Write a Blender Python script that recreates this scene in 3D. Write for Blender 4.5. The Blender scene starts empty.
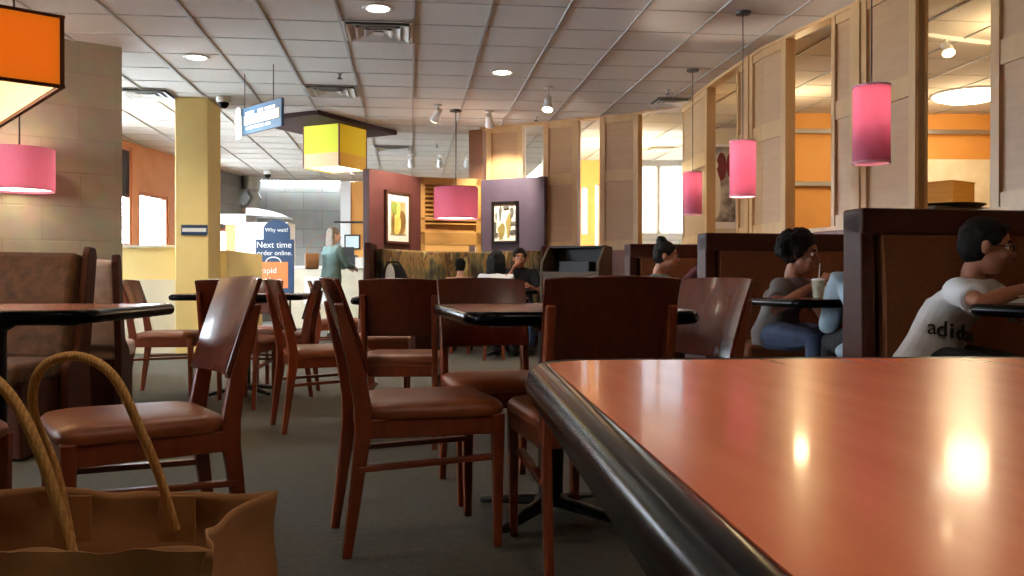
import bpy, bmesh, math, random
from mathutils import Vector, Matrix, noise
random.seed(7)
SC = bpy.context.scene
COL = SC.collection
R = math.radians
PI = math.pi
EYE = 0.85          # lens height
F = 890.0           # focal length in pixels of a 1024 wide frame
YAW = R(6.5)        # the room grid is turned this much to the left of the view
CEIL = 3.03
def V(*a): return Vector(a)
def lat(px, d): return (px - 512) / F * d
def hz(py, d): return EYE + (282 - py) / F * d
def rm(b, s):       # room grid coordinates -> plan
    return (b * math.cos(YAW) - s * math.sin(YAW), b * math.sin(YAW) + s * math.cos(YAW))

# ------------------------------------------------------------------ materials
M = {}
def srgb(c):
    return tuple(((x / 255) / 12.92 if x / 255 <= 0.04045 else ((x / 255 + 0.055) / 1.055) ** 2.4) for x in c) + (1.0,)
def mat(name, rgb, rough=0.5, metal=0.0, rgb2=None, kind='noise', scale=8.0, stretch=(1, 1, 1), bump=0.0, bscale=None,
        emit=None, estr=0.0, coat=0.0, trans=0.0, sheen=0.0, detail=4.0, lo=0.35, hi=0.65, spec=None):
    m = bpy.data.materials.new(name); m.use_nodes = True
    nt = m.node_tree; N = nt.nodes; L = nt.links
    p = N['Principled BSDF']
    p.inputs['Base Color'].default_value = srgb(rgb)
    p.inputs['Roughness'].default_value = rough
    p.inputs['Metallic'].default_value = metal
    p.inputs['Coat Weight'].default_value = coat
    p.inputs['Coat Roughness'].default_value = 0.08
    p.inputs['Transmission Weight'].default_value = trans
    p.inputs['Sheen Weight'].default_value = sheen
    if spec is not None: p.inputs['Specular IOR Level'].default_value = spec
    tc = N.new('ShaderNodeTexCoord'); mp = N.new('ShaderNodeMapping')
    mp.inputs['Scale'].default_value = stretch
    L.new(tc.outputs['Object'], mp.inputs['Vector'])
    if rgb2 is not None:
        if kind == 'noise':
            t = N.new('ShaderNodeTexNoise'); t.inputs['Scale'].default_value = scale; t.inputs['Detail'].default_value = detail
            out = t.outputs['Fac']
        elif kind == 'voronoi':
            t = N.new('ShaderNodeTexVoronoi'); t.inputs['Scale'].default_value = scale; out = t.outputs['Distance']
        elif kind == 'wave':
            t = N.new('ShaderNodeTexWave'); t.inputs['Scale'].default_value = scale; t.inputs['Distortion'].default_value = 6.0
            t.inputs['Detail'].default_value = 3; out = t.outputs['Fac']
        L.new(mp.outputs['Vector'], t.inputs['Vector'])
        r = N.new('ShaderNodeValToRGB')
        r.color_ramp.elements[0].position = lo; r.color_ramp.elements[0].color = srgb(rgb)
        r.color_ramp.elements[1].position = hi; r.color_ramp.elements[1].color = srgb(rgb2)
        L.new(out, r.inputs['Fac']); L.new(r.outputs['Color'], p.inputs['Base Color'])
    if bump:
        t2 = N.new('ShaderNodeTexNoise'); t2.inputs['Scale'].default_value = bscale or scale * 3; t2.inputs['Detail'].default_value = 5
        L.new(mp.outputs['Vector'], t2.inputs['Vector'])
        b = N.new('ShaderNodeBump'); b.inputs['Strength'].default_value = bump; b.inputs['Distance'].default_value = 0.01
        L.new(t2.outputs['Fac'], b.inputs['Height']); L.new(b.outputs['Normal'], p.inputs['Normal'])
    if emit is not None:
        p.inputs['Emission Color'].default_value = srgb(emit); p.inputs['Emission Strength'].default_value = estr
    M[name] = m
    return m
mat('chair_wood', (108, 42, 17), 0.32, rgb2=(130, 56, 24), scale=5, stretch=(6, 6, 1), coat=0.25)
mat('chair_ply', (84, 30, 14), 0.24, rgb2=(94, 35, 17), scale=5, stretch=(7, 7, 1), coat=0.35)
mat('leather', (126, 64, 31), 0.38, rgb2=(139, 73, 37), scale=14, bump=0.12, bscale=220)
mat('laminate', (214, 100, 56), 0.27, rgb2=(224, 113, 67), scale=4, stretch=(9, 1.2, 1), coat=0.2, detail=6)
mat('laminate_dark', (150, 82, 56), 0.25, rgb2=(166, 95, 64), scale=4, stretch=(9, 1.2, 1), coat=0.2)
mat('rubber', (8, 9, 12), 0.2, spec=.08)
mat('black_metal', (18, 18, 20), 0.4, metal=0.4)
mat('steel', (190, 190, 190), 0.3, metal=0.9)
mat('white_metal', (225, 225, 222), 0.4)
mat('cord', (40, 34, 32), 0.5)
mat('ceiling_tile', (214, 207, 197), 0.9, rgb2=(206, 198, 188), scale=60, bump=0.15, bscale=300)
mat('ceiling_grid', (172, 168, 163), 0.6)
mat('carpet', (42, 37, 21), 0.85, rgb2=(78, 70, 44), scale=46, bump=0.5, bscale=400, sheen=0.1, detail=8, lo=0.3, hi=0.72)
mat('yellow_paint', (246, 218, 146), 0.7, rgb2=(242, 213, 138), scale=3)
mat('cream_paint', (236, 226, 200), 0.7, rgb2=(230, 220, 192), scale=3)
mat('orange_paint', (222, 160, 82), 0.6, rgb2=(216, 152, 74), scale=3)
mat('terracotta', (228, 156, 112), 0.7, rgb2=(222, 148, 104), scale=3)
mat('maroon_paint', (98, 52, 48), 0.55, rgb2=(91, 47, 44), scale=4)
mat('plum_paint', (86, 72, 88), 0.5, rgb2=(80, 67, 83), scale=4)
mat('brown_paint', (130, 82, 50), 0.6, rgb2=(122, 76, 46), scale=4)
mat('canopy_brown', (50, 22, 20), 0.7, spec=.2, rgb2=(56, 26, 23), scale=4)
mat('maple', (188, 148, 104), 0.45, rgb2=(181, 141, 98), scale=3, stretch=(1, 1, 9))
mat('maple_frame', (202, 162, 110), 0.4, rgb2=(194, 154, 102), scale=3, stretch=(4, 4, 1))
mat('oak_louvre', (184, 136, 70), 0.45, rgb2=(172, 125, 62), scale=3, stretch=(1, 1, 8))
mat('wainscot', (112, 56, 30), 0.4, rgb2=(126, 66, 36), scale=3, stretch=(4, 4, 1))
mat('booth_wood', (64, 30, 20), 0.5, rgb2=(74, 36, 24), scale=3, stretch=(1, 1, 5), spec=.18)
mat('booth_fabric', (108, 56, 24), 0.85, rgb2=(124, 68, 30), scale=70, bump=0.3, bscale=260)
mat('bench_fabric', (54, 32, 15), 0.9, rgb2=(88, 55, 27), scale=24, bump=0.3, bscale=150, lo=0.2, hi=0.6)
mat('pale_fabric', (206, 180, 168), 0.9, rgb2=(224, 202, 190), kind='voronoi', scale=13, bump=0.3, bscale=150, lo=0.2, hi=0.6)
mat('pink_shade', (198, 116, 144), 0.8, rgb2=(204, 124, 150), scale=120, stretch=(1, 1, .05), trans=0)
mat('shade_rim', (236, 190, 200), 0.6)
mat('lamp_white', (255, 244, 226), 0.5, emit=(255, 240, 215), estr=6.0)
mat('downlight', (255, 250, 240), 0.5, emit=(255, 248, 236), estr=14.0)
mat('bulb', (255, 244, 226), 0.5, emit=(255, 226, 180), estr=25.0)
mat('dome_lamp', (255, 250, 240), 0.5, emit=(255, 242, 220), estr=10.0)
mat('orange_shade', (232, 122, 22), 0.8, rgb2=(226, 114, 18), scale=90, emit=(255, 165, 40), estr=.38)
mat('shade_edge', (112, 52, 18), 0.6)
mat('shade_liner', (250, 226, 180), 0.8, emit=(255, 225, 170), estr=.5)
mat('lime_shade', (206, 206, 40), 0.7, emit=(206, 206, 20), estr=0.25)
mat('lime_shade_lamplit', (232, 196, 20), 0.7, emit=(232, 190, 5), estr=0.25)
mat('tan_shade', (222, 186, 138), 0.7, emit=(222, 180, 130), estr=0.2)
mat('tan_shade_lamplit', (232, 176, 60), 0.7, emit=(236, 176, 60), estr=0.2)
mat('kraft', (146, 100, 56), 0.8, rgb2=(162, 114, 66), scale=6, bump=0.5, bscale=9)
mat('rope', (206, 156, 88), 0.8, rgb2=(184, 134, 72), kind='wave', scale=90, bump=0.3, bscale=200)
mat('sign_blue', (36, 76, 110), 0.5, rgb2=(40, 82, 118), scale=3)
mat('sign_navy', (30, 58, 92), 0.5, rgb2=(34, 64, 100), scale=3)
mat('sign_white', (240, 240, 236), 0.6)
mat('sign_cream', (232, 206, 170), 0.6)
mat('sign_orange', (232, 124, 66), 0.6)
mat('frame_black', (20, 16, 16), 0.35)
mat('frame_wood', (80, 44, 30), 0.4)
mat('mat_board', (240, 236, 224), 0.7)
mat('art_tan', (206, 190, 140), 0.7, rgb2=(168, 140, 84), scale=7)
mat('art_yellow', (236, 216, 120), 0.7, rgb2=(222, 190, 84), scale=9)
mat('art_green', (132, 150, 60), 0.7, rgb2=(150, 164, 70), scale=9)
mat('art_brown', (150, 112, 56), 0.7, rgb2=(120, 86, 44), scale=9)
mat('art_grey', (84, 84, 80), 0.7, rgb2=(120, 116, 104), scale=9)
mat('art_olive', (178, 160, 92), 0.7, rgb2=(150, 132, 70), scale=9)
mat('poster_mix', (96, 84, 80), 0.7, rgb2=(214, 208, 200), scale=5, detail=6)
mat('poster_red', (130, 50, 54), 0.7, rgb2=(110, 44, 50), scale=5)
mat('white_gloss', (244, 244, 242), 0.35)
mat('tile_white', (226, 216, 190), 0.5, rgb2=(214, 202, 172), scale=5)
mat('crate_wood', (214, 160, 74), 0.6, rgb2=(204, 148, 64), scale=3, stretch=(1, 1, 8))
mat('station_black', (34, 34, 38), 0.4)
mat('station_side', (72, 58, 42), 0.5, rgb2=(80, 64, 46), scale=4)
mat('duct', (150, 148, 142), 0.45, metal=0.6)
mat('vent_metal', (214, 212, 206), 0.5)
mat('vent_dark', (38, 38, 40), 0.7)
mat('window_frame', (196, 120, 84), 0.5)
mat('awning_dark', (40, 34, 38), 0.7)
mat('skin_tan', (176, 116, 84), 0.55, rgb2=(182, 122, 90), scale=20)
mat('skin_brown', (150, 94, 68), 0.55, rgb2=(156, 100, 74), scale=20)
mat('skin_fair', (214, 164, 136), 0.55, rgb2=(220, 170, 142), scale=20)
mat('hair_black', (15, 11, 10), 0.7, spec=.2, rgb2=(24, 19, 17), scale=60, bump=0.6, bscale=90)
mat('hair_ash', (104, 90, 78), 0.6, rgb2=(142, 128, 112), scale=40, stretch=(3, 3, .6), bump=0.5, bscale=60)
mat('eye_white', (235, 232, 228), 0.3)
mat('iris', (24, 16, 12), 0.2)
mat('lips', (140, 74, 64), 0.5)
mat('shirt_white', (236, 236, 238), 0.85, rgb2=(228, 229, 233), scale=6, bump=0.7, bscale=7)
mat('shirt_grey', (112, 104, 100), 0.9, rgb2=(104, 97, 94), scale=6, bump=0.5, bscale=9)
mat('shirt_blue', (170, 192, 208), 0.85, rgb2=(160, 183, 200), scale=6, bump=0.6, bscale=9)
mat('shirt_teal', (116, 150, 154), 0.85, rgb2=(108, 142, 146), scale=6, bump=0.5, bscale=9)
mat('shirt_maroon', (92, 32, 34), 0.85, rgb2=(84, 28, 30), scale=6, bump=0.5, bscale=9)
mat('jacket_grey', (128, 136, 134), 0.85, rgb2=(118, 126, 124), scale=6, bump=0.5, bscale=9)
mat('jacket_teal', (116, 142, 140), 0.85, rgb2=(106, 132, 131), scale=6, bump=0.5, bscale=9)
mat('shirt_black', (28, 28, 32), 0.85, rgb2=(36, 36, 40), scale=6, bump=0.5, bscale=9)
mat('shirt_peach', (206, 150, 124), 0.85, rgb2=(198, 142, 116), scale=6)
mat('stripe_white', (226, 226, 228), 0.8)
mat('jeans', (58, 70, 96), 0.85, rgb2=(66, 80, 108), scale=18, bump=0.5, bscale=11)
mat('trousers_dark', (30, 30, 34), 0.85, rgb2=(36, 36, 41), scale=18, bump=0.5, bscale=11)
mat('trousers_white', (214, 216, 218), 0.85, rgb2=(206, 208, 212), scale=18, bump=0.5, bscale=11)
mat('shoe', (44, 40, 40), 0.6)
mat('bag_tan', (150, 104, 62), 0.6, rgb2=(140, 96, 56), scale=8)
mat('cup', (206, 214, 196), 0.3, rgb2=(176, 190, 160), scale=30)
mat('food', (196, 150, 84), 0.8, rgb2=(150, 120, 60), scale=40, bump=0.5, bscale=60)
mat('paper_white', (236, 234, 228), 0.8, rgb2=(226, 224, 216), scale=9, bump=0.4, bscale=20)
mat('screen', (180, 196, 200), 0.3, emit=(190, 210, 214), estr=0.5)

def rampmat(name, stops, scale, kind='noise', rough=0.8, stretch=(1, 1, 1)):
    m = mat(name, (128, 128, 128), rough, rgb2=(200, 200, 200), kind=kind, scale=scale, stretch=stretch)
    r = [n for n in m.node_tree.nodes if n.type == 'VALTORGB'][0].color_ramp
    while len(r.elements) > 1: r.elements.remove(r.elements[-1])
    r.elements[0].position = stops[0][0]; r.elements[0].color = srgb(stops[0][1])
    for p, c in stops[1:]:
        e = r.elements.new(p); e.color = srgb(c)
    return m
rampmat('leaf_tapestry', [(0.32, (46, 36, 28)), (0.42, (92, 86, 52)), (0.5, (138, 102, 52)), (0.57, (72, 48, 30)), (0.66, (176, 154, 96))], 5.5, stretch=(1.6, 1.6, .5))

def blockmat(name, c1, c2, mortar, w, h, msize=0.012):
    m = bpy.data.materials.new(name); m.use_nodes = True
    nt = m.node_tree; N = nt.nodes; L = nt.links; p = N['Principled BSDF']; p.inputs['Roughness'].default_value = 0.85
    tc = N.new('ShaderNodeTexCoord'); sx = N.new('ShaderNodeSeparateXYZ'); cx = N.new('ShaderNodeCombineXYZ')
    L.new(tc.outputs['Object'], sx.inputs[0]); L.new(sx.outputs['X'], cx.inputs['X']); L.new(sx.outputs['Z'], cx.inputs['Y'])
    b = N.new('ShaderNodeTexBrick'); L.new(cx.outputs[0], b.inputs['Vector'])
    b.inputs['Scale'].default_value = 1.0; b.inputs['Brick Width'].default_value = w; b.inputs['Row Height'].default_value = h
    b.inputs['Mortar Size'].default_value = msize; b.inputs['Mortar Smooth'].default_value = 0.3
    b.inputs['Color1'].default_value = srgb(c1); b.inputs['Color2'].default_value = srgb(c2); b.inputs['Mortar'].default_value = srgb(mortar)
    n = N.new('ShaderNodeTexNoise'); n.inputs['Scale'].default_value = 6; n.inputs['Detail'].default_value = 6
    L.new(tc.outputs['Object'], n.inputs['Vector'])
    mx = N.new('ShaderNodeMix'); mx.data_type = 'RGBA'; mx.blend_type = 'OVERLAY'; mx.inputs['Factor'].default_value = 0.25
    L.new(b.outputs['Color'], mx.inputs['A']); L.new(n.outputs['Color'], mx.inputs['B'])
    L.new(mx.outputs['Result'], p.inputs['Base Color'])
    bp = N.new('ShaderNodeBump'); bp.inputs['Strength'].default_value = 0.4; bp.inputs['Distance'].default_value = 0.01
    L.new(b.outputs['Fac'], bp.inputs['Height']); bp.invert = True; L.new(bp.outputs['Normal'], p.inputs['Normal'])
    M[name] = m
blockmat('stone_block', (178, 162, 136), (173, 157, 131), (170, 154, 128), 0.62, 0.305, .008)
blockmat('grey_block', (118, 114, 107), (108, 104, 98), (98, 94, 89), 0.8, 0.4)

def translucent(name, rgb, amt=0.5):
    m = M[name]; nt = m.node_tree; N = nt.nodes; L = nt.links
    p = N['Principled BSDF']; out = [n for n in N if n.type == 'OUTPUT_MATERIAL'][0]
    t = N.new('ShaderNodeBsdfTranslucent'); t.inputs['Color'].default_value = srgb(rgb)
    mx = N.new('ShaderNodeMixShader'); mx.inputs[0].default_value = amt
    L.new(p.outputs[0], mx.inputs[1]); L.new(t.outputs[0], mx.inputs[2]); L.new(mx.outputs[0], out.inputs[0])
translucent('pink_shade', (224, 165, 186), 0.4)
translucent('orange_shade', (250, 170, 60), 0.4)
def glassmat(nm, tint):
    m = bpy.data.materials.new(nm); m.use_nodes = True
    nt = m.node_tree; N = nt.nodes; L = nt.links; out = [n for n in N if n.type == 'OUTPUT_MATERIAL'][0]
    N.remove(N['Principled BSDF'])
    a = N.new('ShaderNodeBsdfTransparent'); b = N.new('ShaderNodeBsdfGlossy'); b.inputs['Roughness'].default_value = 0.02
    mx = N.new('ShaderNodeMixShader'); mx.inputs[0].default_value = 0.05
    L.new(a.outputs[0], mx.inputs[1]); L.new(b.outputs[0], mx.inputs[2]); L.new(mx.outputs[0], out.inputs[0])
    a.inputs[0].default_value = (tint, tint, tint, 1); M[nm] = m
glassmat('pane_glass', 1.0); glassmat('pane_tinted', .3)

# ------------------------------------------------------------------ mesh helpers
class MB:
    def __init__(s): s.bm = bmesh.new()
    def box(s, c, size, rz=0.0, rot=None):
        mt = Matrix.Translation(c) @ (rot if rot is not None else Matrix.Rotation(rz, 4, 'Z')) @ Matrix.Diagonal((*size, 1))
        bmesh.ops.create_cube(s.bm, size=1.0, matrix=mt); return s
    def ell(s, c, r, rot=None, u=20, v=12):
        if not hasattr(r, '__len__'): r = (r, r, r)
        mt = Matrix.Translation(c) @ (rot if rot is not None else Matrix()) @ Matrix.Diagonal((*r, 1))
        bmesh.ops.create_uvsphere(s.bm, u_segments=u, v_segments=v, radius=1.0, matrix=mt); return s
    def rings(s, rings, cap=True, close=False):
        vs = [[s.bm.verts.new(p) for p in r] for r in rings]
        n = len(vs[0]); m = len(vs)
        for i in range(m if close else m - 1):
            a = vs[i]; b = vs[(i + 1) % m]
            for j in range(n):
                try: s.bm.faces.new((a[j], a[(j + 1) % n], b[(j + 1) % n], b[j]))
                except ValueError: pass
        if cap and not close:
            try: s.bm.faces.new(list(reversed(vs[0]))); s.bm.faces.new(vs[-1])
            except ValueError: pass
        return s
    def tube(s, pts, rad, seg=10, flat=1.0, up=None, close=False):
        pts = [Vector(p) for p in pts]; n = len(pts)
        if not hasattr(rad, '__len__'): rad = [rad] * n
        t0 = (pts[1] - pts[0]).normalized()
        ref = Vector(up) if up is not None else (Vector((0, 0, 1)) if abs(t0.z) < 0.9 else Vector((1, 0, 0)))
        nrm = (ref - t0 * ref.dot(t0)).normalized(); rings = []
        for i in range(n):
            if close: t = (pts[(i + 1) % n] - pts[i - 1]).normalized()
            else: t = (pts[min(i + 1, n - 1)] - pts[max(i - 1, 0)]).normalized()
            nrm = (nrm - t * nrm.dot(t)).normalized(); bn = t.cross(nrm)
            r = rad[i]
            rings.append([pts[i] + (nrm * math.cos(2 * PI * k / seg) * flat + bn * math.sin(2 * PI * k / seg)) * r for k in range(seg)])
        return s.rings(rings, close=close)
    def bar(s, p0, p1, w0, w1=None, dirx=None):     # square section bar; w = (wx, wy)
        w1 = w1 or w0; p0 = Vector(p0); p1 = Vector(p1)
        rs = []
        for p, w in ((p0, w0), (p1, w1)):
            rs.append([p + V(a * w[0] / 2, b * w[1] / 2, 0) for a, b in ((-1, -1), (1, -1), (1, 1), (-1, 1))])
        return s.rings(rs)
    def lathe(s, prof, c=(0, 0, 0), seg=28, close=False):
        c = Vector(c); rs = []
        for r, z in prof: rs.append([c + V(r * math.cos(2 * PI * k / seg), r * math.sin(2 * PI * k / seg), z) for k in range(seg)])
        return s.rings(rs, cap=not close, close=close)
    def prism(s, poly, z0, z1, mt=None):
        f = (lambda p: mt @ Vector(p)) if mt is not None else Vector
        return s.rings([[f((x, y, z0)) for x, y in poly], [f((x, y, z1)) for x, y in poly]])
    def sheet(s, nu, nv, f, thick):    # f(u,v)->(point, normal)
        A = [[None] * (nv + 1) for _ in range(nu + 1)]; B = [[None] * (nv + 1) for _ in range(nu + 1)]
        for i in range(nu + 1):
            for j in range(nv + 1):
                p, n = f(i / nu, j / nv); p = Vector(p); n = Vector(n)
                A[i][j] = s.bm.verts.new(p + n * thick / 2); B[i][j] = s.bm.verts.new(p - n * thick / 2)
        fn = s.bm.faces.new
        for i in range(nu):
            for j in range(nv):
                fn((A[i][j], A[i + 1][j], A[i + 1][j + 1], A[i][j + 1])); fn((B[i][j], B[i][j + 1], B[i + 1][j + 1], B[i + 1][j]))
        for i in range(nu):
            fn((A[i][0], B[i][0], B[i + 1][0], A[i + 1][0])); fn((A[i][nv], A[i + 1][nv], B[i + 1][nv], B[i][nv]))
        for j in range(nv):
            fn((A[0][j], A[0][j + 1], B[0][j + 1], B[0][j])); fn((A[nu][j], B[nu][j], B[nu][j + 1], A[nu][j + 1]))
        return s
    def build(s, name, m, parent=None, smooth=True, bevel=0.0, loc=None, rz=0.0, seg=2, angle=35):
        bmesh.ops.recalc_face_normals(s.bm, faces=s.bm.faces)
        me = bpy.data.meshes.new(name); s.bm.to_mesh(me); s.bm.free()
        me.materials.append(M[m])
        if smooth:
            me.shade_smooth(); me.set_sharp_from_angle(angle=R(angle))
        o = bpy.data.objects.new(name, me); COL.objects.link(o)
        if parent is not None: o.parent = parent
        if loc is not None: o.location = loc
        o.rotation_euler = (0, 0, rz)
        if bevel:
            b = o.modifiers.new('bevel', 'BEVEL'); b.width = bevel; b.segments = seg; b.limit_method = 'ANGLE'; b.angle_limit = R(40)
        return o
QV = 1.0
def remeshed(mb, name, m, parent, voxel, smooth=6, disp=None):
    o = mb.build(name, m, parent, smooth=False)
    r = o.modifiers.new('r', 'REMESH'); r.mode = 'VOXEL'; r.voxel_size = voxel * QV; r.use_smooth_shade = True
    sm = o.modifiers.new('s', 'SMOOTH'); sm.factor = 0.5; sm.iterations = smooth
    dg = bpy.context.evaluated_depsgraph_get(); dg.update()
    me = bpy.data.meshes.new_from_object(o.evaluated_get(dg)); old = o.data
    o.modifiers.clear(); o.data = me; bpy.data.meshes.remove(old)
    if disp:
        amp, sc = disp
        for v in me.vertices: v.co += v.normal * amp * noise.noise(v.co * sc)
    me.shade_smooth()
    return o
def tag(o, label, cat, group=None):
    o['label'] = label; o['category'] = cat
    if group: o['group'] = group
    return o
def thing(name, label, cat, loc=(0, 0, 0), rz=0.0, group=None):
    o = bpy.data.objects.new(name, None); COL.objects.link(o); o.location = loc; o.rotation_euler = (0, 0, rz)
    o.empty_display_size = 0.1
    return tag(o, label, cat, group)
def struct(o):
    o['kind'] = 'structure'; return o
def copy_tree(o, parent=None):
    c = o.copy(); COL.objects.link(c)
    if parent is not None: c.parent = parent
    for ch in list(o.children): copy_tree(ch, c)
    return c
def lamp(name, kind, loc, power, color=(1, 1, 1), size=0.1, rot=None, spot=None, blend=0.6, sizey=None):
    l = bpy.data.lights.new(name, kind); l.energy = power; l.color = color
    if kind == 'AREA':
        l.size = size
        if sizey: l.shape = 'RECTANGLE'; l.size_y = sizey
    else: l.shadow_soft_size = size
    if kind == 'SPOT': l.spot_size = R(spot or 100); l.spot_blend = blend
    o = bpy.data.objects.new(name, l); COL.objects.link(o); o.location = loc
    if rot is not None: o.rotation_euler = rot
    return o
def aim(o, target):
    d = Vector(target) - o.location; o.rotation_euler = d.to_track_quat('-Z', 'Y').to_euler()
def text(body, name, m, parent, loc, rot, size, extrude=0.001, align='CENTER', sx=1.0):
    c = bpy.data.curves.new(name, 'FONT'); c.body = body; c.size = size; c.extrude = extrude
    c.align_x = align; c.align_y = 'CENTER'; c.materials.append(M[m])
    q = bpy.data.objects.new(name, c); me = bpy.data.meshes.new_from_object(q); bpy.data.objects.remove(q)
    o = bpy.data.objects.new(name, me); COL.objects.link(o); o.parent = parent; o.location = loc; o.rotation_euler = rot; o.scale = (sx, 1, 1)
    return o

# ------------------------------------------------------------------ camera
cam = bpy.data.cameras.new('camera'); cam.sensor_width = 36; cam.lens = F / 1024 * 36; cam.clip_start = 0.02
co = bpy.data.objects.new('camera', cam); COL.objects.link(co)
co.location = (0, 0, EYE); co.rotation_euler = (R(90) - math.atan(6 / F), 0, 0); SC.camera = co

# ------------------------------------------------------------------ people
def ik(sh, wr, l1, l2, hint):
    sh = Vector(sh); wr = Vector(wr); d = wr - sh; D = min(d.length, (l1 + l2) * .995); u = d.normalized()
    wr = sh + u * D; a_ = (l1 * l1 - l2 * l2 + D * D) / (2 * D); h_ = math.sqrt(max(l1 * l1 - a_ * a_, 0))
    hn = Vector(hint); hn = (hn - u * hn.dot(u)).normalized()
    return sh + u * a_ + hn * h_, wr
def add_hand(mb, wr, d, n, s, curl=.5, side=1):
    d = Vector(d).normalized(); n = Vector(n); n = (n - d * n.dot(d)).normalized(); y = n.cross(d) * side
    mb.tube([wr - d * .01, wr + d * .03 * s, wr + d * .075 * s], [.026 * s, .036 * s, .038 * s], 12, flat=.42, up=n)
    for k, (off, ln) in enumerate(((-.029, .066), (-.010, .075), (.010, .070), (.028, .055))):
        b = wr + d * .078 * s + y * off * s; p = [b]; a_ = 0.0
        for q in (.45, .32, .23):
            a_ += curl * (1.0 if q == .45 else 1.15); p.append(p[-1] + (d * math.cos(a_) + n * math.sin(a_) + y * off * 1.5) * ln * q * s)
        mb.tube(p, [.0095 * s, .009 * s, .008 * s, .0065 * s], 8)
    b = wr + d * .03 * s - y * .034 * s
    mb.tube([b, b + (d * .7 - y * .6 + n * .3) * .035 * s, b + (d * 1.0 - y * .35 + n * .6) * .062 * s, b + (d * 1.2 - y * .1 + n * .8) * .078 * s], [.013 * s, .0115 * s, .0095 * s, .007 * s], 8)
def person(label, base, face, s=1.0, pose='sit', seat=.47, lean=.10, head_yaw=0.0, head_pitch=0.0, skin='skin_tan', hair='short', hairm='hair_black',
           top='shirt_white', sleeve=.45, legm='jeans', wr=None, headoff=(0, 0, 0), voxel=.007, glasses=False, hints=None, extra=None, grp=None, curl=.6, build=1.0, tor=1.0, hd=1.0, knee_dir=None, shift=(0, 0)):
    """base: plan point of the hips, face: plan angle (deg) the body faces; wr: two wrist targets (body's left, right) in world space"""
    fx = V(math.cos(R(face)), math.sin(R(face)), 0); lf = V(-fx.y, fx.x, 0)
    t = thing('person', label, 'person', (base[0], base[1], 0), 0, grp)
    O = V(base[0], base[1], 0)
    if pose == 'sit':
        pel = V(0, 0, seat + .09 * s)
    else: pel = V(0, 0, .93 * s)
    side = V(shift[0], shift[1], 0)
    waist = pel + V(0, 0, .17 * s * tor) + fx * lean * .25 + side * .3
    chest = pel + V(0, 0, .37 * s * tor) + fx * lean * .7 + side * .75
    nb = pel + V(0, 0, .50 * s * tor) + fx * lean + side
    hc = nb + V(0, 0, .152 * s) + fx * (.03 + lean * .35) + Vector(headoff)
    sw = .165 * s * build; L_ = {}
    sh = [nb + lf * sw - V(0, 0, .055 * s), nb - lf * sw - V(0, 0, .055 * s)]
    hy = [pel + lf * .09 * s - V(0, 0, .02), pel - lf * .09 * s - V(0, 0, .02)]
    if pose == 'sit':
        kf = V(math.cos(R(knee_dir)), math.sin(R(knee_dir)), 0) if knee_dir is not None else fx
        kn = [h_ + kf * .40 * s + (lf * sg * .03) - V(0, 0, .02) for h_, sg in zip(hy, (1, -1))]
        an = [V(k_.x, k_.y, .08 * s) + kf * (.02 if i else .06) for i, k_ in enumerate(kn)]
    else:
        kf = fx
        kn = [hy[0] + fx * .04 - V(0, 0, .42 * s), hy[1] + fx * .02 - V(0, 0, .42 * s)]
        an = [V(kn[0].x, kn[0].y, .08 * s) + fx * .02, V(kn[1].x, kn[1].y, .08 * s) - fx * .06]
    el, wj = [], []
    for i in range(2):
        target = (Vector(wr[i]) - O) if wr and wr[i] is not None else sh[i] + V(0, 0, -.45 * s) + fx * .12 + lf * (.05 if i == 0 else -.05)
        hint = (hints[i] if hints else None) or (V(0, 0, -1) + lf * (.6 if i == 0 else -.6) - fx * .3)
        e, w_ = ik(sh[i], target, .285 * s, .255 * s, hint); el.append(e); wj.append(w_)
    # --- body
    mb = MB(); Rh = Matrix.Rotation(R(face) + head_yaw, 4, 'Z') @ Matrix.Rotation(head_pitch, 4, 'Y')
    hs = s * hd
    def H(x, y, z): return hc + (Rh @ V(x * hs, y * hs, z * hs))
    mb.ell(H(-.012, 0, .032), (.096 * hs, .076 * hs, .086 * hs), Rh); mb.ell(H(.022, 0, -.045), (.066 * hs, .058 * hs, .072 * hs), Rh)
    mb.ell(H(.045, 0, -.088), (.032 * hs, .034 * hs, .026 * hs), Rh); mb.ell(H(.068, .036, -.025), (.022 * hs, .024 * hs, .024 * hs), Rh); mb.ell(H(.068, -.036, -.025), (.022 * hs, .024 * hs, .024 * hs), Rh)
    mb.tube([H(.078, 0, .02), H(.094, 0, -.008), H(.106, 0, -.026), H(.088, 0, -.036)], [.009 * hs, .011 * hs, .016 * hs, .010 * hs], 10)
    mb.ell(H(.084, 0, -.058), (.014 * hs, .024 * hs, .013 * hs), Rh); mb.ell(H(.07, 0, .028), (.02 * hs, .05 * hs, .014 * hs), Rh)
    for sg in (1, -1): mb.ell(H(-.008, sg * .080, -.008), (.019 * hs, .009 * hs, .031 * hs), Rh)
    mb.tube([H(-.02, 0, -.05), nb + V(0, 0, .03), nb - V(0, 0, .03)], [.054 * s, .052 * s, .062 * s], 14)
    def torso(m_, k_, z_extra=0):
        P_ = [pel - V(0, 0, .09 * s), pel, waist, chest, nb - V(0, 0, .05 * s), nb + V(0, 0, .0)]
        W_ = [.165, .170, .150, .175, .165, .075]; D_ = [.115, .120, .100, .115, .085, .06]; rs = []
        for p_, w_, d_ in zip(P_, W_, D_):
            rs.append([p_ + lf * math.cos(2 * PI * q / 24) * w_ * s * build * k_ + fx * math.sin(2 * PI * q / 24) * d_ * s * build * k_ for q in range(24)])
        m_.rings(rs)
    torso(mb, .9)
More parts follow.
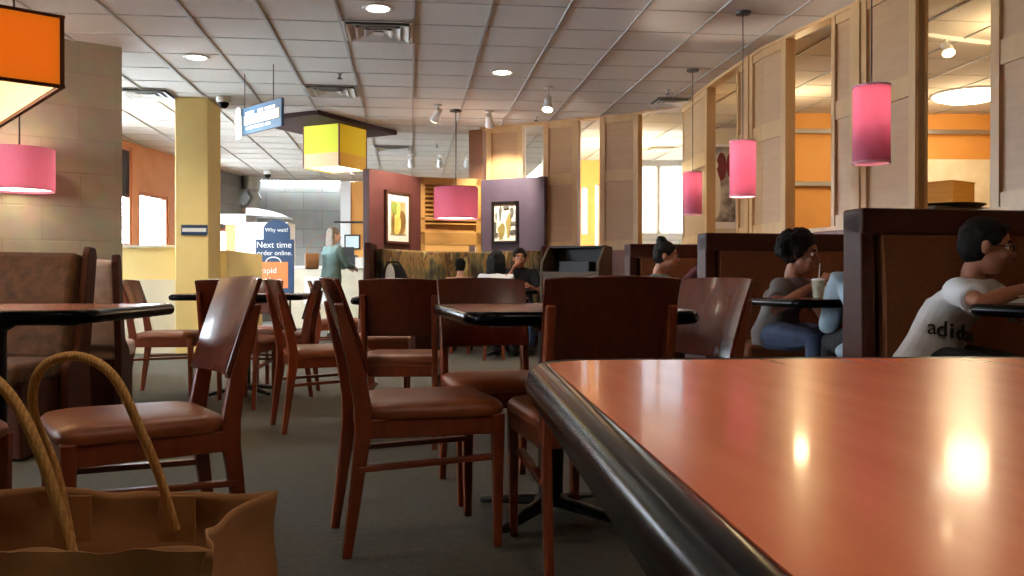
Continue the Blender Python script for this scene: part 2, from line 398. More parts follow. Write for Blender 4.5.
    for i in range(2):
        mb.tube([sh[i] - (nb - sh[i]) * -.3, sh[i], sh[i].lerp(el[i], .5), el[i], el[i].lerp(wj[i], .3), wj[i]], [.045 * s, .048 * s, .043 * s, .037 * s, .038 * s, .024 * s], 12)
        dirh = (wj[i] - el[i]).normalized(); pn_ = V(0, 0, -1) * .6 + lf * (-.6 if i == 0 else .6) + fx * .2
        add_hand(mb, wj[i], dirh, pn_, s * 1.02, curl, 1 if i == 0 else -1)
        mb.tube([hy[i], hy[i].lerp(kn[i], .5), kn[i], kn[i].lerp(an[i], .35), an[i]], [.075 * s, .068 * s, .05 * s, .05 * s, .034 * s], 12)
    remeshed(mb, 'body', skin, t, voxel, 4)
    # --- face parts
    for sg in (1, -1):
        e_ = MB(); e_.ell(H(.073, sg * .033, .004), .0115 * hs, u=14, v=10); eo = e_.build('eye', 'eye_white', t)
        e_ = MB(); e_.ell(H(.0800, sg * .033, .004), (.006 * hs, .0075 * hs, .0075 * hs), u=12, v=8); e_.build('iris', 'iris', eo)
        e_ = MB(); e_.tube([H(.083, sg * .015, .026), H(.085, sg * .033, .032), H(.076, sg * .052, .027)], .005 * hs, 8); e_.build('eyebrow', hairm, t)
    e_ = MB(); e_.tube([H(.088, .022, -.061), H(.098, .008, -.058), H(.098, -.008, -.058), H(.088, -.022, -.061)], [.003 * hs, .0055 * hs, .0055 * hs, .003 * hs], 8); e_.build('mouth', 'lips', t)
    if glasses:
        g_ = MB()
        for sg in (1, -1):
            cpt = [H(.099 - .012 * abs(math.cos(q * PI / 8)) * 0, sg * .034 + .025 * math.cos(q * PI / 8), .002 + .018 * math.sin(q * PI / 8)) for q in range(16)]
            g_.tube(cpt, .0022 * hs, 6, close=True); g_.tube([H(.098, sg * .059, .006), H(.04, sg * .080, .008), H(-.01, sg * .083, .0)], .0022 * hs, 6)
        g_.tube([H(.099, .009, .006), H(.103, 0, .009), H(.099, -.009, .006)], .0022 * hs, 6); g_.build('glasses', 'frame_black', t)
    # --- hair
    hm = MB()
    hm.ell(H(-.022, 0, .048), (.098 * hs, .084 * hs, .086 * hs), Rh); hm.ell(H(-.045, 0, .005), (.075 * hs, .080 * hs, .085 * hs), Rh)
    hm.tube([H(.050, .05, .072), H(.066, .02, .084), H(.066, -.02, .084), H(.050, -.05, .072)], .017 * hs, 10)
    for sg in (1, -1): hm.ell(H(.012, sg * .066, .036), (.04 * hs, .016 * hs, .03 * hs), Rh)
    if hair == 'bun': hm.ell(H(-.055, 0, .135), (.045 * hs, .045 * hs, .038 * hs)); hm.ell(H(-.035, 0, .105), (.03 * hs, .03 * hs, .03 * hs))
    if hair == 'curly':
        for q in range(46):
            u_ = random.uniform(-PI, PI); v_ = random.uniform(-.5, 1.4)
            if abs(u_) < 1.0 and v_ < .75: continue
            hm.ell(H(-.035 + .098 * math.cos(u_) * math.cos(v_), .098 * math.sin(u_) * math.cos(v_), .03 + .098 * math.sin(v_)), .034 * hs, u=10, v=6)
    if hair in ('long', 'mid'):
        ln = .30 if hair == 'long' else .2
        for k_ in range(-4, 5):
            y_ = k_ * .02; hm.tube([H(-.05, y_ * .9, .07), H(-.10 + abs(k_) * .010, y_ * 1.05, -.02), H(-.10 + abs(k_) * .012, y_ * 1.2, -ln * .6), H(-.085 + abs(k_) * .012, y_ * 1.1, -ln)], [.03 * hs, .034 * hs, .034 * hs, .016 * hs], 10)
    remeshed(hm, 'hair', hairm, t, voxel, 3, (.006, 40))
    # --- top
    cm = MB(); torso(cm, 1.10)
    for i in range(2):
        L1 = [nb.lerp(sh[i], .6) - V(0, 0, .03), sh[i], sh[i].lerp(el[i], .35)]
        r1 = [.062 * s, .066 * s, .062 * s]
        if sleeve <= .6: L1.append(sh[i].lerp(el[i], sleeve + .25)); r1.append(.064 * s)
        else: L1 += [el[i], el[i].lerp(wj[i], .5), el[i].lerp(wj[i], .93)]; r1 += [.054 * s, .048 * s, .040 * s]
        cm.tube(L1, r1, 14)
    if extra: extra(cm, dict(pel=pel, waist=waist, chest=chest, nb=nb, fx=fx, lf=lf, el=el, wr=wj, s=s))
    remeshed(cm, 'shirt', top, t, voxel, 5, (.008, 14))
    lm = MB()
    rs = []
    for p_, w_, d_ in ((pel + V(0, 0, .03 * s), .150, .105), (pel, .176, .126), (pel - V(0, 0, .085 * s), .168, .12)):
        rs.append([p_ + lf * math.cos(2 * PI * q / 20) * w_ * s * build + fx * math.sin(2 * PI * q / 20) * d_ * s * build for q in range(20)])
    lm.rings(rs)
    for i in range(2): lm.tube([hy[i], hy[i].lerp(kn[i], .5), kn[i], kn[i].lerp(an[i], .4), kn[i].lerp(an[i], .97)], [.092 * s, .086 * s, .068 * s, .064 * s, .055 * s], 14)
    remeshed(lm, 'trousers', legm, t, voxel, 4, (.006, 14))
    for i in range(2):
        s_ = MB(); s_.tube([an[i] - kf * .06 * s + V(0, 0, -.035 * s), an[i] + V(0, 0, -.02 * s), an[i] + kf * .09 * s + V(0, 0, -.04 * s), an[i] + kf * .17 * s + V(0, 0, -.05 * s)], [.03 * s, .045 * s, .042 * s, .026 * s], 12, up=(0, 0, 1))
        s_.build('shoe', 'shoe', t)
    return t, dict(pel=pel, waist=waist, chest=chest, nb=nb, fx=fx, lf=lf, el=el, wr=wj, s=s, O=O)

# boy in white at the near booth
bt, J = person('boy in white t-shirt and glasses leaning on the booth table, facing right', (1.72, 3.68), -48, s=.84, tor=.755, hd=1.10, seat=.47, lean=.07, shift=(.10, -.02), head_yaw=R(24), head_pitch=R(6), skin='skin_brown', hair='short',
       top='shirt_white', sleeve=.45, legm='trousers_dark', wr=((2.04, 3.44, .875), (1.93, 3.28, .835)), glasses=True, voxel=.0055, hints=(V(.2, .6, -1), V(-1.6, -.3, -.5)), curl=.75, build=1.12, knee_dir=-45)
# printed word across the front of his shirt, curved to the cloth
def shirt_text(t, J, body):
    n = len(body); fx, lf, s = J['fx'], J['lf'], J['s']
    f = -lf                                # the side turned to the aisle
    for i, ch in enumerate(body):
        th = R(60) - R(16) * (i - .8)     # angle round the torso from the left hand side of the word
        c = J['waist'] + V(0, 0, .02 * s - .008 * i)
        w_, d_ = .152 * s * 1.12 * 1.10 + .012, .102 * s * 1.12 * 1.10 + .014
        p = c + (-lf) * math.sin(th) * w_ + fx * math.cos(th) * d_
        nrm = ((-lf) * math.sin(th) / w_ + fx * math.cos(th) / d_).normalized()
        zx = V(0, 0, 1); xx = zx.cross(nrm).normalized(); yy = nrm.cross(xx)
        o = text(ch, 'lettering', 'frame_black', t, p, Matrix((xx, yy, nrm)).transposed().to_euler(), .088, .004)
shirt_text(bt, J, 'adidas')
o = tag(MB().ell((0, 0, 0), (.06, .04, .035), u=18, v=10).build('sandwich', 'food', loc=(2.08, 3.35, .845)), 'small sandwich in the boy\'s hands above the booth table', 'food')
t = thing('food_wrapper', 'crumpled white food wrapper on the boy\'s booth table', 'paper', (2.02, 3.16, .772))
mb = MB(); mb.sheet(14, 10, lambda u, v: ((u - .5) * .34, (v - .5) * .22, .012 + .012 * noise.noise(V(u * 5, v * 5, .4)) + .03 * abs(u - .5)), ) if False else mb.sheet(14, 10, lambda u, v: (((u - .5) * .34, (v - .5) * .22, .016 + .012 * noise.noise(V(u * 5, v * 5, .4)) + .03 * abs(u - .5)), V(0, 0, 1)), .002)
mb.build('sheet', 'paper_white', t)
MB().ell((.05, .02, .035), (.06, .045, .03)).build('filling', 'food', t)
# girl in grey with a cup
gt, GJ = person('person with dark curly hair in a grey t-shirt and jeans, elbows on the booth table', (1.60, 5.42), -45, s=.95, tor=.67, hd=1.05, seat=.47, lean=.07, head_yaw=R(10), head_pitch=R(8), skin='skin_brown', hair='curly',
       top='shirt_grey', sleeve=.38, legm='jeans', wr=((1.82, 5.12, .83), (1.69, 5.03, .825)), voxel=.0065, hints=(V(.2, .6, -1), V(-1, -.2, -.7)), curl=.7, knee_dir=-60, shift=(.04, -.02))
cx, cy = 1.74, 5.0
t = thing('drink_cup', 'clear plastic cup with a white straw in the hands of the grey-shirted diner', 'cup', (cx - .02, cy, .762)); t.scale = (.85, .85, .8)
MB().lathe([(0, 0), (.032, 0), (.036, .04), (.042, .125), (.040, .125), (.030, .006), (0, .006)], seg=28).build('cup_body', 'cup', t)
MB().lathe([(.044, .12), (.045, .128), (.03, .136), (0, .137)], seg=28).build('lid', 'white_gloss', t)
MB().tube([(0, 0, .05), (.012, 0, .24)], .004, 8).build('straw', 'white_gloss', t)
t = thing('food_plate', 'plate with a half-eaten sandwich beside the drink cup', 'plate', (1.88, 5.0, .762))
MB().lathe([(0, 0), (.08, 0), (.12, .018), (.122, .022), (.08, .008), (0, .008)], seg=36).build('dish', 'white_gloss', t); MB().ell((0, 0, .03), (.06, .045, .025)).build('food', 'food', t)
# hidden companion in pale blue
def tail(cm, j): cm.ell(j['pel'] - j['lf'] * -.17 - j['fx'] * .02 - V(0, 0, .06), (.07, .09, .05))
person('person in a pale blue long-sleeved shirt, mostly hidden behind the nearest booth divider', (1.86, 4.46), 88, s=.98, tor=.72, seat=.47, lean=.16, skin='skin_tan', hair='mid', top='shirt_blue', sleeve=.9, legm='trousers_dark',
       wr=((1.86, 4.80, .80), (2.0, 4.80, .80)), voxel=.009, extra=tail, hints=(V(-.7, 0, -1), V(.35, 0, -1)))
# woman with hair bun
person('woman with a high hair bun and glasses in a teal top, facing right', (1.12, 7.30), -25, s=.96, tor=.74, seat=.47, lean=.09, head_yaw=R(8), head_pitch=R(4), skin='skin_tan', hair='bun', top='shirt_teal', sleeve=.4, legm='trousers_dark',
       wr=((1.55, 7.05, .86), (1.45, 6.92, .84)), voxel=.009, glasses=True)
person('person in maroon, glimpsed past the end of the second booth divider', (1.56, 6.42), 88, s=.95, tor=.62, seat=.47, lean=.16, skin='skin_tan', hair='mid', top='shirt_maroon', sleeve=.9, legm='trousers_dark',
       wr=((1.44, 6.75, .96), (1.72, 6.8, .80)), voxel=.010)
# standing woman at the counter
wt, WJ = person('woman standing at the counter in a grey-teal jacket with long ash hair', (lat(331, 13.4), 13.4), 40, s=.98, pose='stand', lean=.02, head_yaw=R(-10), skin='skin_fair', hair='long', hairm='hair_ash', top='jacket_teal', sleeve=.9, legm='trousers_white',
       wr=((-2.55, 13.75, 1.08), (-2.42, 13.6, 1.08)), voxel=.011, build=1.12)
t = thing('shoulder_bag', 'tan shoulder bag hanging at the standing woman\'s left side', 'bag', (lat(311, 13.2), 13.25, 1.02), R(20))
MB().box((0, 0, .14), (.2, .11, .24)).build('body', 'bag_tan', t, bevel=.03, seg=3); MB().box((0, -.06, .19), (.2, .012, .12)).build('flap', 'bag_tan', t, bevel=.004)
MB().tube([(-.08, 0, .26), (-.02, .03, .42), (.12, .08, .52), (.22, .12, .50)], .006, 8).build('strap', 'bag_tan', t)
# man and woman in the niche
person('man with short dark hair facing us at the plum partition, arm raised to his chin', (lat(519, 10.9), 10.9), -88, s=1.0, tor=.92, seat=.47, lean=.12, skin='skin_tan', hair='short', top='shirt_black', sleeve=.4, legm='jeans',
       wr=((lat(530, 10.5), 10.55, .80), (lat(512, 10.6), 10.6, .98)), voxel=.011, headoff=(0, 0, -.04))
person('woman with long black hair seen from behind, across from the man at the plum partition', (lat(494, 9.75), 9.75), 75, s=.93, tor=.84, seat=.47, lean=.08, skin='skin_tan', hair='long', top='stripe_white', sleeve=.4, legm='trousers_dark', voxel=.011,
       wr=((lat(488, 10.1), 10.1, .8), (lat(503, 10.1), 10.1, .8)))
person('child with dark hair and a peach top seen low over the orange-lit chair', (lat(460, 10.6), 10.6), 90, s=.80, seat=.44, lean=.04, skin='skin_fair', hair='short', top='shirt_peach', sleeve=.4, legm='trousers_dark', voxel=.011)
# stools for the two seen from behind
for x, y, lab in ((lat(494, 9.75), 9.75, 'stool under the long-haired woman in the niche'), (lat(460, 10.6), 10.6, 'low stool under the child in the niche')):
    t = thing('stool', lab, 'stool', (x, y, 0), 0, 'niche stools'); zt_ = .44 if y < 10 else .41
    MB().lathe([(0, zt_ - .05), (.18, zt_ - .05), (.19, zt_ - .02), (.17, zt_), (0, zt_)]).build('seat', 'leather', t)
    for k in range(4):
        a_ = k * PI / 2 + .8; MB().bar((.15 * math.cos(a_), .15 * math.sin(a_), 0), (.12 * math.cos(a_), .12 * math.sin(a_), zt_ - .05), (.03, .03)).build('leg', 'chair_wood', t, smooth=False)

# ------------------------------------------------------------------ room shell
B0, B1, S0, S1 = -6.2, 8.0, -3.4, 19.4
mb = MB(); mb.box((1, 8, -0.05), (16.6, 24.4, 0.1)); struct(mb.build('floor', 'carpet', rz=YAW, smooth=False))
mb = MB(); mb.box((0.9, 6.1, CEIL + 0.04), (14.4, 19.4, 0.08)); mb.box((-1.95, 17.7, CEIL + 0.04), (8.7, 3.8, 0.08)); struct(mb.build('ceiling', 'ceiling_tile', rz=YAW, smooth=False))
mb = MB()
k = -10
while 0.03 + 0.61 * k < B1:
    b = 0.03 + 0.61 * k; k += 1
    e_ = S1 if b < 2.4 else 15.75
    if b > B0: mb.box((b, (S0 + e_) / 2, CEIL - 0.004), (0.022, e_ - S0, 0.014))
k = -6
while 0.266 + 0.61 * k < S1:
    s_ = 0.266 + 0.61 * k; k += 1
    e_ = B1 if s_ < 15.75 else 2.4
    if s_ > S0: mb.box(((B0 + e_) / 2, s_, CEIL - 0.001), (e_ - B0, 0.016, 0.006))
struct(mb.build('trim_1', 'ceiling_grid', rz=YAW, smooth=False))
def wall_between(name, m, p, q, z0=0.0, z1=CEIL, th=0.12, holes=()):
    """a wall from p to q in plan; holes are (u0,u1,z0,z1) along the wall; local x runs from p to q"""
    p = Vector(p); q = Vector(q); d = q - p; Lg = d.length; a = math.atan2(d.y, d.x)
    us = sorted({0.0, Lg, *[h[0] for h in holes], *[h[1] for h in holes]}); mb = MB()
    for u0, u1 in zip(us, us[1:]):
        if u1 - u0 < 1e-4: continue
        mid = (u0 + u1) / 2; hs = sorted([(h[2], h[3]) for h in holes if h[0] < mid < h[1]])
        z = z0
        for h0, h1 in hs + [(z1, z1)]:
            if h0 - z > 1e-4: mb.box((mid, 0, (z + h0) / 2), (u1 - u0, th, h0 - z))
            z = max(z, h1)
    o = mb.build(name, m, loc=(p.x, p.y, 0), rz=a, smooth=False)
    return struct(o)
def window(n, p, q, z0, z1, m='window_frame', mull=(), bars=(), pane='pane_glass', w=.06):
    p = Vector(p); q = Vector(q); d = q - p; Lg = d.length; a = math.atan2(d.y, d.x)
    mb = MB()
    mb.box((w / 2, 0, (z0 + z1) / 2), (w, 0.09, z1 - z0)); mb.box((Lg - w / 2, 0, (z0 + z1) / 2), (w, 0.09, z1 - z0))
    mb.box((Lg / 2, 0, z0 + w / 2), (Lg, 0.09, w)); mb.box((Lg / 2, 0, z1 - w / 2), (Lg, 0.09, w))
    for u in mull: mb.box((u, 0, (z0 + z1) / 2), (0.05, 0.07, z1 - z0))
    for z in bars: mb.box((Lg / 2, 0, z), (Lg, 0.07, 0.05))
    o = struct(mb.build('window_%d' % n, m, loc=(p.x, p.y, 0), rz=a, smooth=False))
    mb = MB(); mb.box((Lg / 2, 0, (z0 + z1) / 2), (Lg - 0.02, 0.008, z1 - z0 - 0.02)); mb.build('pane', pane, o, smooth=False)
    return o
# outer left wall (out of frame) with the daylight windows
pL0 = rm(B0, S0); pL1 = rm(B0, 8.3)
holes = [(4.6, 5.6, 1.0, 2.4), (6.4, 7.4, 1.0, 2.4), (8.2, 9.2, 1.0, 2.4)]
wall_between('wall_left', 'cream_paint', pL0, pL1, holes=holes)
dL = (Vector(pL1) - Vector(pL0)).normalized()
for i, h in enumerate(holes):
    window(i + 1, Vector(pL0) + dL * h[0], Vector(pL0) + dL * h[1], h[2], h[3], mull=((h[1] - h[0]) / 2,))
# stone block wall: angled, ends at frame x = 119
wall_between('wall_stone', 'stone_block', (-6.95, 5.91), (-3.72, 8.41), th=0.3)
# far-left glazed wall
gp, gq = Vector((-6.42, 9.0)), Vector((-5.744, 17.0)); gL = (gq - gp).length
def gu(d): return (d - gp.y) / (gq.y - gp.y) * gL
wall_between('wall_duct', 'grey_block', (-5.744, 17.0), (-5.55, 19.3), holes=[(.25, 1.95, .4, 1.9)])
window(20, (-5.723, 17.25), (-5.58, 18.95), .4, 1.9)
gh = [(gu(9.4), gu(12.2), 0.4, 2.8), (gu(12.5), gu(13.95), 1.38, 2.95), (gu(14.15), gu(15.15), 1.38, 2.30), (gu(15.45), gu(16.9), 0.4, 2.8)]
wall_between('wall_glazed', 'terracotta', gp, gq, holes=gh)
for i, h in enumerate(gh):
    dd = (gq - gp).normalized(); window(4 + i, gp + dd * h[0], gp + dd * h[1], h[2], h[3])
wall_between('wall_return', 'cream_paint', rm(B0, 8.3), (-6.42, 9.0))
# back block wall, closes the counter area
wall_between('wall_back', 'grey_block', (-5.75, 19.35), (-3.72, 19.6))
wall_between('wall_corner', 'white_gloss', (-3.72, 19.45), (-3.50, 19.45), th=0.3)
wall_between('wall_kitchen', 'orange_paint', (-3.5, 19.4), (0.6, 19.6))
wall_between('wall_kitchen_side', 'cream_paint', (0.6, 19.6), (0.6, 13.0))
# behind the camera and far right
wall_between('wall_rear', 'cream_paint', rm(B0, S0), rm(B1, S0))
wall_between('wall_far_right', 'orange_paint', rm(B1, S0), rm(B1, 11.0))

# yellow column and half walls
pc = (-3.97, 10.49)
o = MB().box((0.19, 0.35, CEIL / 2), (0.38, 0.7, CEIL)).build('wall_column', 'yellow_paint', loc=(pc[0], pc[1], 0), rz=YAW, smooth=False, bevel=0.01); struct(o)
wall_between('wall_half_left', 'yellow_paint', (-6.3, 10.45), (-3.97, 10.72), z0=0.88, z1=1.26)
wall_between('wall_half_base', 'cream_paint', (-6.3, 10.43), (-3.97, 10.70), z0=0.0, z1=0.88, th=0.14)
wall_between('wall_half_right', 'yellow_paint', (-3.66, 11.2), (-3.72, 13.0), z0=0.0, z1=1.25, th=0.14)
mb = MB(); mb.box((1.17, 0, 1.275), (2.36, 0.2, 0.03)); struct(mb.build('trim_2', 'cream_paint', loc=(-6.3, 10.45, 0), rz=math.atan2(.27, 2.33), smooth=False))

# ------------------------------------------------------------------ panelled wall on the right
W = [(3.45, -3.2), (3.05, 5.0), (2.73, 6.93), (2.36, 8.3), (2.2, 9.9), (2.14, 11.0), (1.6, 11.5), (0.0, 12.4), (-0.42, 12.6)]
W = [Vector(p) for p in W]
def whit(px):
    k = (px - 512) / F
    for i in range(len(W) - 1):
        a, b = W[i], W[i + 1]; fa = a.x - k * a.y; fb = b.x - k * b.y
        if a.y > 0.5 and b.y > 0.5 and fa * fb <= 0:
            return i, a + (b - a) * (fa / (fa - fb))
    return None
def wpath(px0, px1):      # plan points along the wall from px0 (right) to px1 (left)
    i0, p0 = px0 if isinstance(px0, tuple) else whit(px0)
    i1, p1 = whit(px1)
    return [p0] + [W[i] for i in range(i0 + 1, i1 + 1)] + [p1]
ZB = 1.30
frame = MB(); inset = MB(); wains = MB()
def seg_box(m, a, b, z0, z1, th, off=0.0, ext=0.0):
    d = b - a; L_ = d.length; n = Vector((d.y, -d.x)).normalized() if d.length else Vector((1, 0))   # n points behind the wall
    c = (a + b) / 2 + n * off
    m.box((c.x, c.y, (z0 + z1) / 2), (L_ + ext, th, z1 - z0), rz=math.atan2(d.y, d.x))
def panel(px_r, px_l, start=None):
    pts = wpath(start if start else px_r, px_l)
    tot = sum((b - a).length for a, b in zip(pts, pts[1:])); st = min(0.075, tot * 0.16)
    for a, b in zip(pts, pts[1:]):
        seg_box(inset, a, b, ZB, CEIL, 0.05)
        for z0, z1 in ((CEIL - 0.10, CEIL), (2.16, 2.31), (ZB, ZB + 0.09)): seg_box(frame, a, b, z0, z1, 0.085)
    for e, nx in ((pts[0], pts[1]), (pts[-1], pts[-2])):
        d = (nx - e).normalized(); seg_box(frame, e, e + d * st, ZB, CEIL, 0.10)
for r_, l_ in ((921, 866), (858, 836), (790, 754), (751, 741), (711, 684.5), (640, 601), (579, 545), (524, 488)): panel(r_, l_)
panel(None, 997, start=(0, W[0]))
# the narrow posts between a pair of panels, and the sill / head all along the wall
for r_, l_ in ((866, 858), (754, 751)):
    pts = wpath(r_, l_); seg_box(frame, pts[0], pts[-1], ZB, CEIL, 0.13)
for a, b in zip(W, W[1:]):
    seg_box(wains, a, b, 0, ZB - 0.02, 0.10, ext=0.03); seg_box(frame, a, b, ZB - 0.035, ZB, 0.15, ext=0.03)
    if a.y > 4: seg_box(frame, a, b, CEIL - 0.03, CEIL, 0.11, ext=0.02)
wr = struct(wains.build('wall_right', 'wainscot', smooth=False))
struct(frame.build('trim_3', 'maple_frame', smooth=False)); struct(inset.build('wall_panelling', 'maple', smooth=False))
# brown corner pier at the left end of the panelled wall
o = MB().box((0, 0, CEIL / 2), (0.22, 0.3, CEIL)).build('wall_pier', 'brown_paint', loc=(lat(480, 12.9), 12.9, 0), rz=-0.4, smooth=False, bevel=0.01); struct(o)

# ------------------------------------------------------------------ the room beyond the openings
wall_between('wall_beyond', 'orange_paint', (3.35, 11.55), (8.2, 11.7))
wall_between('wall_divider', 'brown_paint', (3.35, 11.55), (3.48, 12.6), th=0.1)
wall_between('wall_poster', 'cream_paint', (2.5, 12.7), (3.5, 12.7), z0=0, z1=CEIL)
wx = [(lat(581, 16) - 0.6, lat(588, 16) - 0.6, 1.7, 2.55), (lat(594.5, 16) - 0.6, lat(599, 16) - 0.6, 1.3, 2.6),
      (lat(638, 16) - 0.6, lat(657.5, 16) - 0.6, 1.72, 2.93), (lat(659, 16) - 0.6, lat(690, 16) - 0.6, 1.72, 2.93)]
wall_between('wall_exterior', 'orange_paint', (0.6, 16.0), (2.2, 16.0), holes=wx[:2])
wall_between('wall_exterior_right', 'grey_block', (2.2, 16.0), (8.2, 16.0), holes=[(h[0] - 1.6, h[1] - 1.6, h[2], h[3]) for h in wx[2:]])
for i, h in enumerate(wx): window(8 + i, (0.6 + h[0], 16.0), (0.6 + h[1], 16.0), h[2], h[3], m='white_metal', pane='pane_tinted', w=.02)
mb = MB(); mb.box((0, 0, 0), (1.5, 0.04, 1.05)); struct(mb.build('wall_tile', 'tile_white', loc=(5.75, 11.46, 1.9), rz=0.03, smooth=False))
def shelf_rail(label, z):
    t = thing('shelf_rail', label, 'rail', (5.1, 11.45, z), 0.03, 'steel rails on the orange wall')
    mb = MB(); mb.box((0, 0, 0), (3.4, 0.035, 0.06)); mb.build('bar', 'steel', t, smooth=False, bevel=0.006)
    for x in (-1.5, 0, 1.5):
        MB().box((x, 0.03, 0), (0.05, 0.06, 0.09)).build('bracket', 'black_metal', t, smooth=False, bevel=0.004)
shelf_rail('upper steel rail on the orange wall seen through the wall openings', hz(132, 11.45))
def shelf_rail2():
    t = thing('shelf_rail', 'lower steel rail on the orange wall seen through the middle wall opening', 'rail', (3.85, 11.45, hz(184, 11.45)), 0.03, 'steel rails on the orange wall')
    MB().box((0, 0, 0), (0.9, 0.035, 0.06)).build('bar', 'steel', t, smooth=False, bevel=0.006)
    for x in (-.4, .4): MB().box((x, 0.03, 0), (0.05, 0.06, 0.09)).build('bracket', 'black_metal', t, smooth=False, bevel=0.004)
shelf_rail2()
t = thing('service_cabinet', 'tall dark cabinet under the wooden crate behind the right wall opening', 'cabinet', (4.5, 9.2, 0), 0.35)
MB().box((0, 0, 0.78), (0.95, 0.6, 1.56)).build('body', 'booth_wood', t, smooth=False, bevel=0.01)
MB().box((0, 0, 1.58), (1.0, 0.66, 0.04)).build('worktop', 'station_black', t, smooth=False, bevel=0.01)
for x in (-.24, .24):
    d = MB().box((x, -0.305, 0.75), (0.45, 0.02, 1.4)).build('door', 'wainscot', t, smooth=False, bevel=0.006)
    MB().tube([(x * .25, -0.34, 0.7), (x * .25, -0.34, 0.9)], 0.008).build('handle', 'steel', d)
t = thing('serving_tray', 'black oval tray between cabinet and wooden crate', 'tray', (4.45, 9.1, 1.60), 0.35)
MB().lathe([(0.0, 0.0), (0.30, 0.0), (0.33, 0.03), (0.35, 0.03), (0.345, 0.024), (0.31, 0.008), (0.0, 0.008)], seg=40).build('pan', 'station_black', t)
MB().lathe([(0.345, 0.028), (0.356, 0.03), (0.356, 0.036), (0.345, 0.036)], seg=40, close=True).build('rim', 'rubber', t)
t = thing('wooden_crate', 'pale wooden crate on the black tray behind the right opening', 'crate', (4.43, 9.12, 1.612), 0.62)
mb = MB()
for x, y, sx, sy in ((0, -.19, .42, .02), (0, .19, .42, .02), (-.2, 0, .02, .36), (.2, 0, .02, .36)): mb.box((x, y, .12), (sx, sy, .24))
mb.box((0, 0, .01), (.4, .38, .02)); mb.build('body', 'crate_wood', t, smooth=False, bevel=0.004)
MB().box((0, 0, .245), (.43, .41, .016)).build('lid', 'crate_wood', t, smooth=False, bevel=0.004)
# poster behind the second opening
t = thing('poster', 'mottled poster with white and dark red shapes behind the pink lamp', 'poster', (3.02, 12.60, 2.2))
MB().box((0, 0, 0), (0.50, 0.02, 1.2)).build('sheet', 'white_gloss', t, smooth=False)
MB().box((-0.05, -0.012, 0.03), (0.38, 0.01, 1.06)).build('print', 'poster_mix', t, smooth=False)
mb = MB(); mb.ell((-.06, -.018, .28), (.07, .006, .2)); mb.ell((.06, -.018, .3), (.05, .006, .17)); mb.build('print', 'poster_red', t)
mb = MB(); mb.ell((-.13, -.018, -.1), (.06, .006, .35)); mb.ell((-.13, -.018, .3), (.03, .006, .05)); mb.build('print', 'mat_board', t)

# ------------------------------------------------------------------ ceiling fittings
def downlight(label, px, py, power=60):
    d = F * (CEIL - EYE) / (282 - py); x = lat(px, d)
    t = thing('ceiling_light', label, 'ceiling light', (x, d, CEIL), 0, 'recessed ceiling lights')
    MB().lathe([(0.085, -0.002), (0.12, -0.002), (0.125, -0.010), (0.115, -0.016), (0.09, -0.012)], seg=32, close=True).build('trim_ring', 'white_metal', t)
    MB().lathe([(0.0, -0.004), (0.092, -0.004), (0.09, -0.012), (0.0, -0.016)], seg=32).build('diffuser', 'downlight', t)
    l = lamp('downlight_lamp', 'SPOT', (x, d, CEIL - 0.03), power, (1.0, .86, .70), 0.09, (0, 0, 0), 150, 0.8); return t
downlight('nearest recessed ceiling light, above the square air vent at the top of the photo', 378, 8, 75)
downlight('recessed ceiling light over the gap between stone wall and yellow column', 197, 57, 60)
downlight('recessed ceiling light right of centre, in front of the panelled wall', 502, 72, 60)
def fill_spot(x, y, power, col=(1, .84, .66)):  # added fill spots without fixtures, brightening tables, column and walls
    l = lamp('fill_spot_lamp', 'SPOT', (x, y, CEIL - 0.03), power, col, 0.1, (0, 0, 0), 150, 0.8)
def vent(label, b, s, sz=0.56):
    x, y = rm(b, s); t = thing('ceiling_vent', label, 'air vent', (x, y, CEIL), YAW, 'ceiling air vents')
    def ring(r0, r1, z0, z1):
        mb = MB(); P = lambda r, z: [V(r, r, z), V(-r, r, z), V(-r, -r, z), V(r, -r, z)]
        mb.rings([P(r0, z0), P(r1, z1), P(r1 - 0.012, z1), P(r0 - 0.012, z0)], close=True); return mb
    MB().box((0, 0, -0.003), (sz, sz, 0.004)).build('backing', 'vent_dark', t, smooth=False)
    h = sz / 2
    ring(h, h + 0.015, -0.004, -0.016).build('frame', 'vent_metal', t, smooth=False)
    for q in (0.82, 0.56, 0.30): ring(h * q - .03, h * q + .035, -0.006, -0.036).build('louvre', 'vent_metal', t, smooth=False)
    MB().box((0, 0, -0.03), (0.09, 0.09, 0.006)).build('centre_plate', 'vent_metal', t, smooth=False)
vent('large square ceiling air vent just below the nearest recessed light', -0.275, 7.80)
vent('square ceiling air vent right above the lime box lamp', -0.89, 10.3)
vent('far ceiling air vent above the maroon partition', -0.30, 14.6)
vent('ceiling air vent beside the stone wall end', -3.02, 10.7)
vent('ceiling air vent above the panelled wall near a thin pendant', 3.1, 10.45, 0.4)
vent('ceiling air vent beyond the wide wall opening', *(lambda p: (p[0] * math.cos(YAW) + p[1] * math.sin(YAW), -p[0] * math.sin(YAW) + p[1] * math.cos(YAW)))((2.42, 14.5)), 0.4)
def sprinkler(label, px, py):
    d = F * (CEIL - EYE) / (282 - py) ; t = thing('sprinkler', label, 'sprinkler', (lat(px, d), d, CEIL), 0, 'fire sprinklers')
    MB().lathe([(0, 0), (.035, 0), (.03, -.008), (.012, -.012), (.012, -.05), (0, -.05)], seg=14).build('body', 'steel', t)
    MB().lathe([(0, -.055), (.028, -.055), (.028, -.05), (0, -.049)], seg=14).build('deflector', 'black_metal', t)
sprinkler('fire sprinkler in the ceiling just above the vent over the lime lamp', 340, 74)
sprinkler('fire sprinkler in the ceiling beside the slim air vent at the panelled wall', 667, 90)
sprinkler('fire sprinkler in the ceiling left of the brown pier', 437, 144)
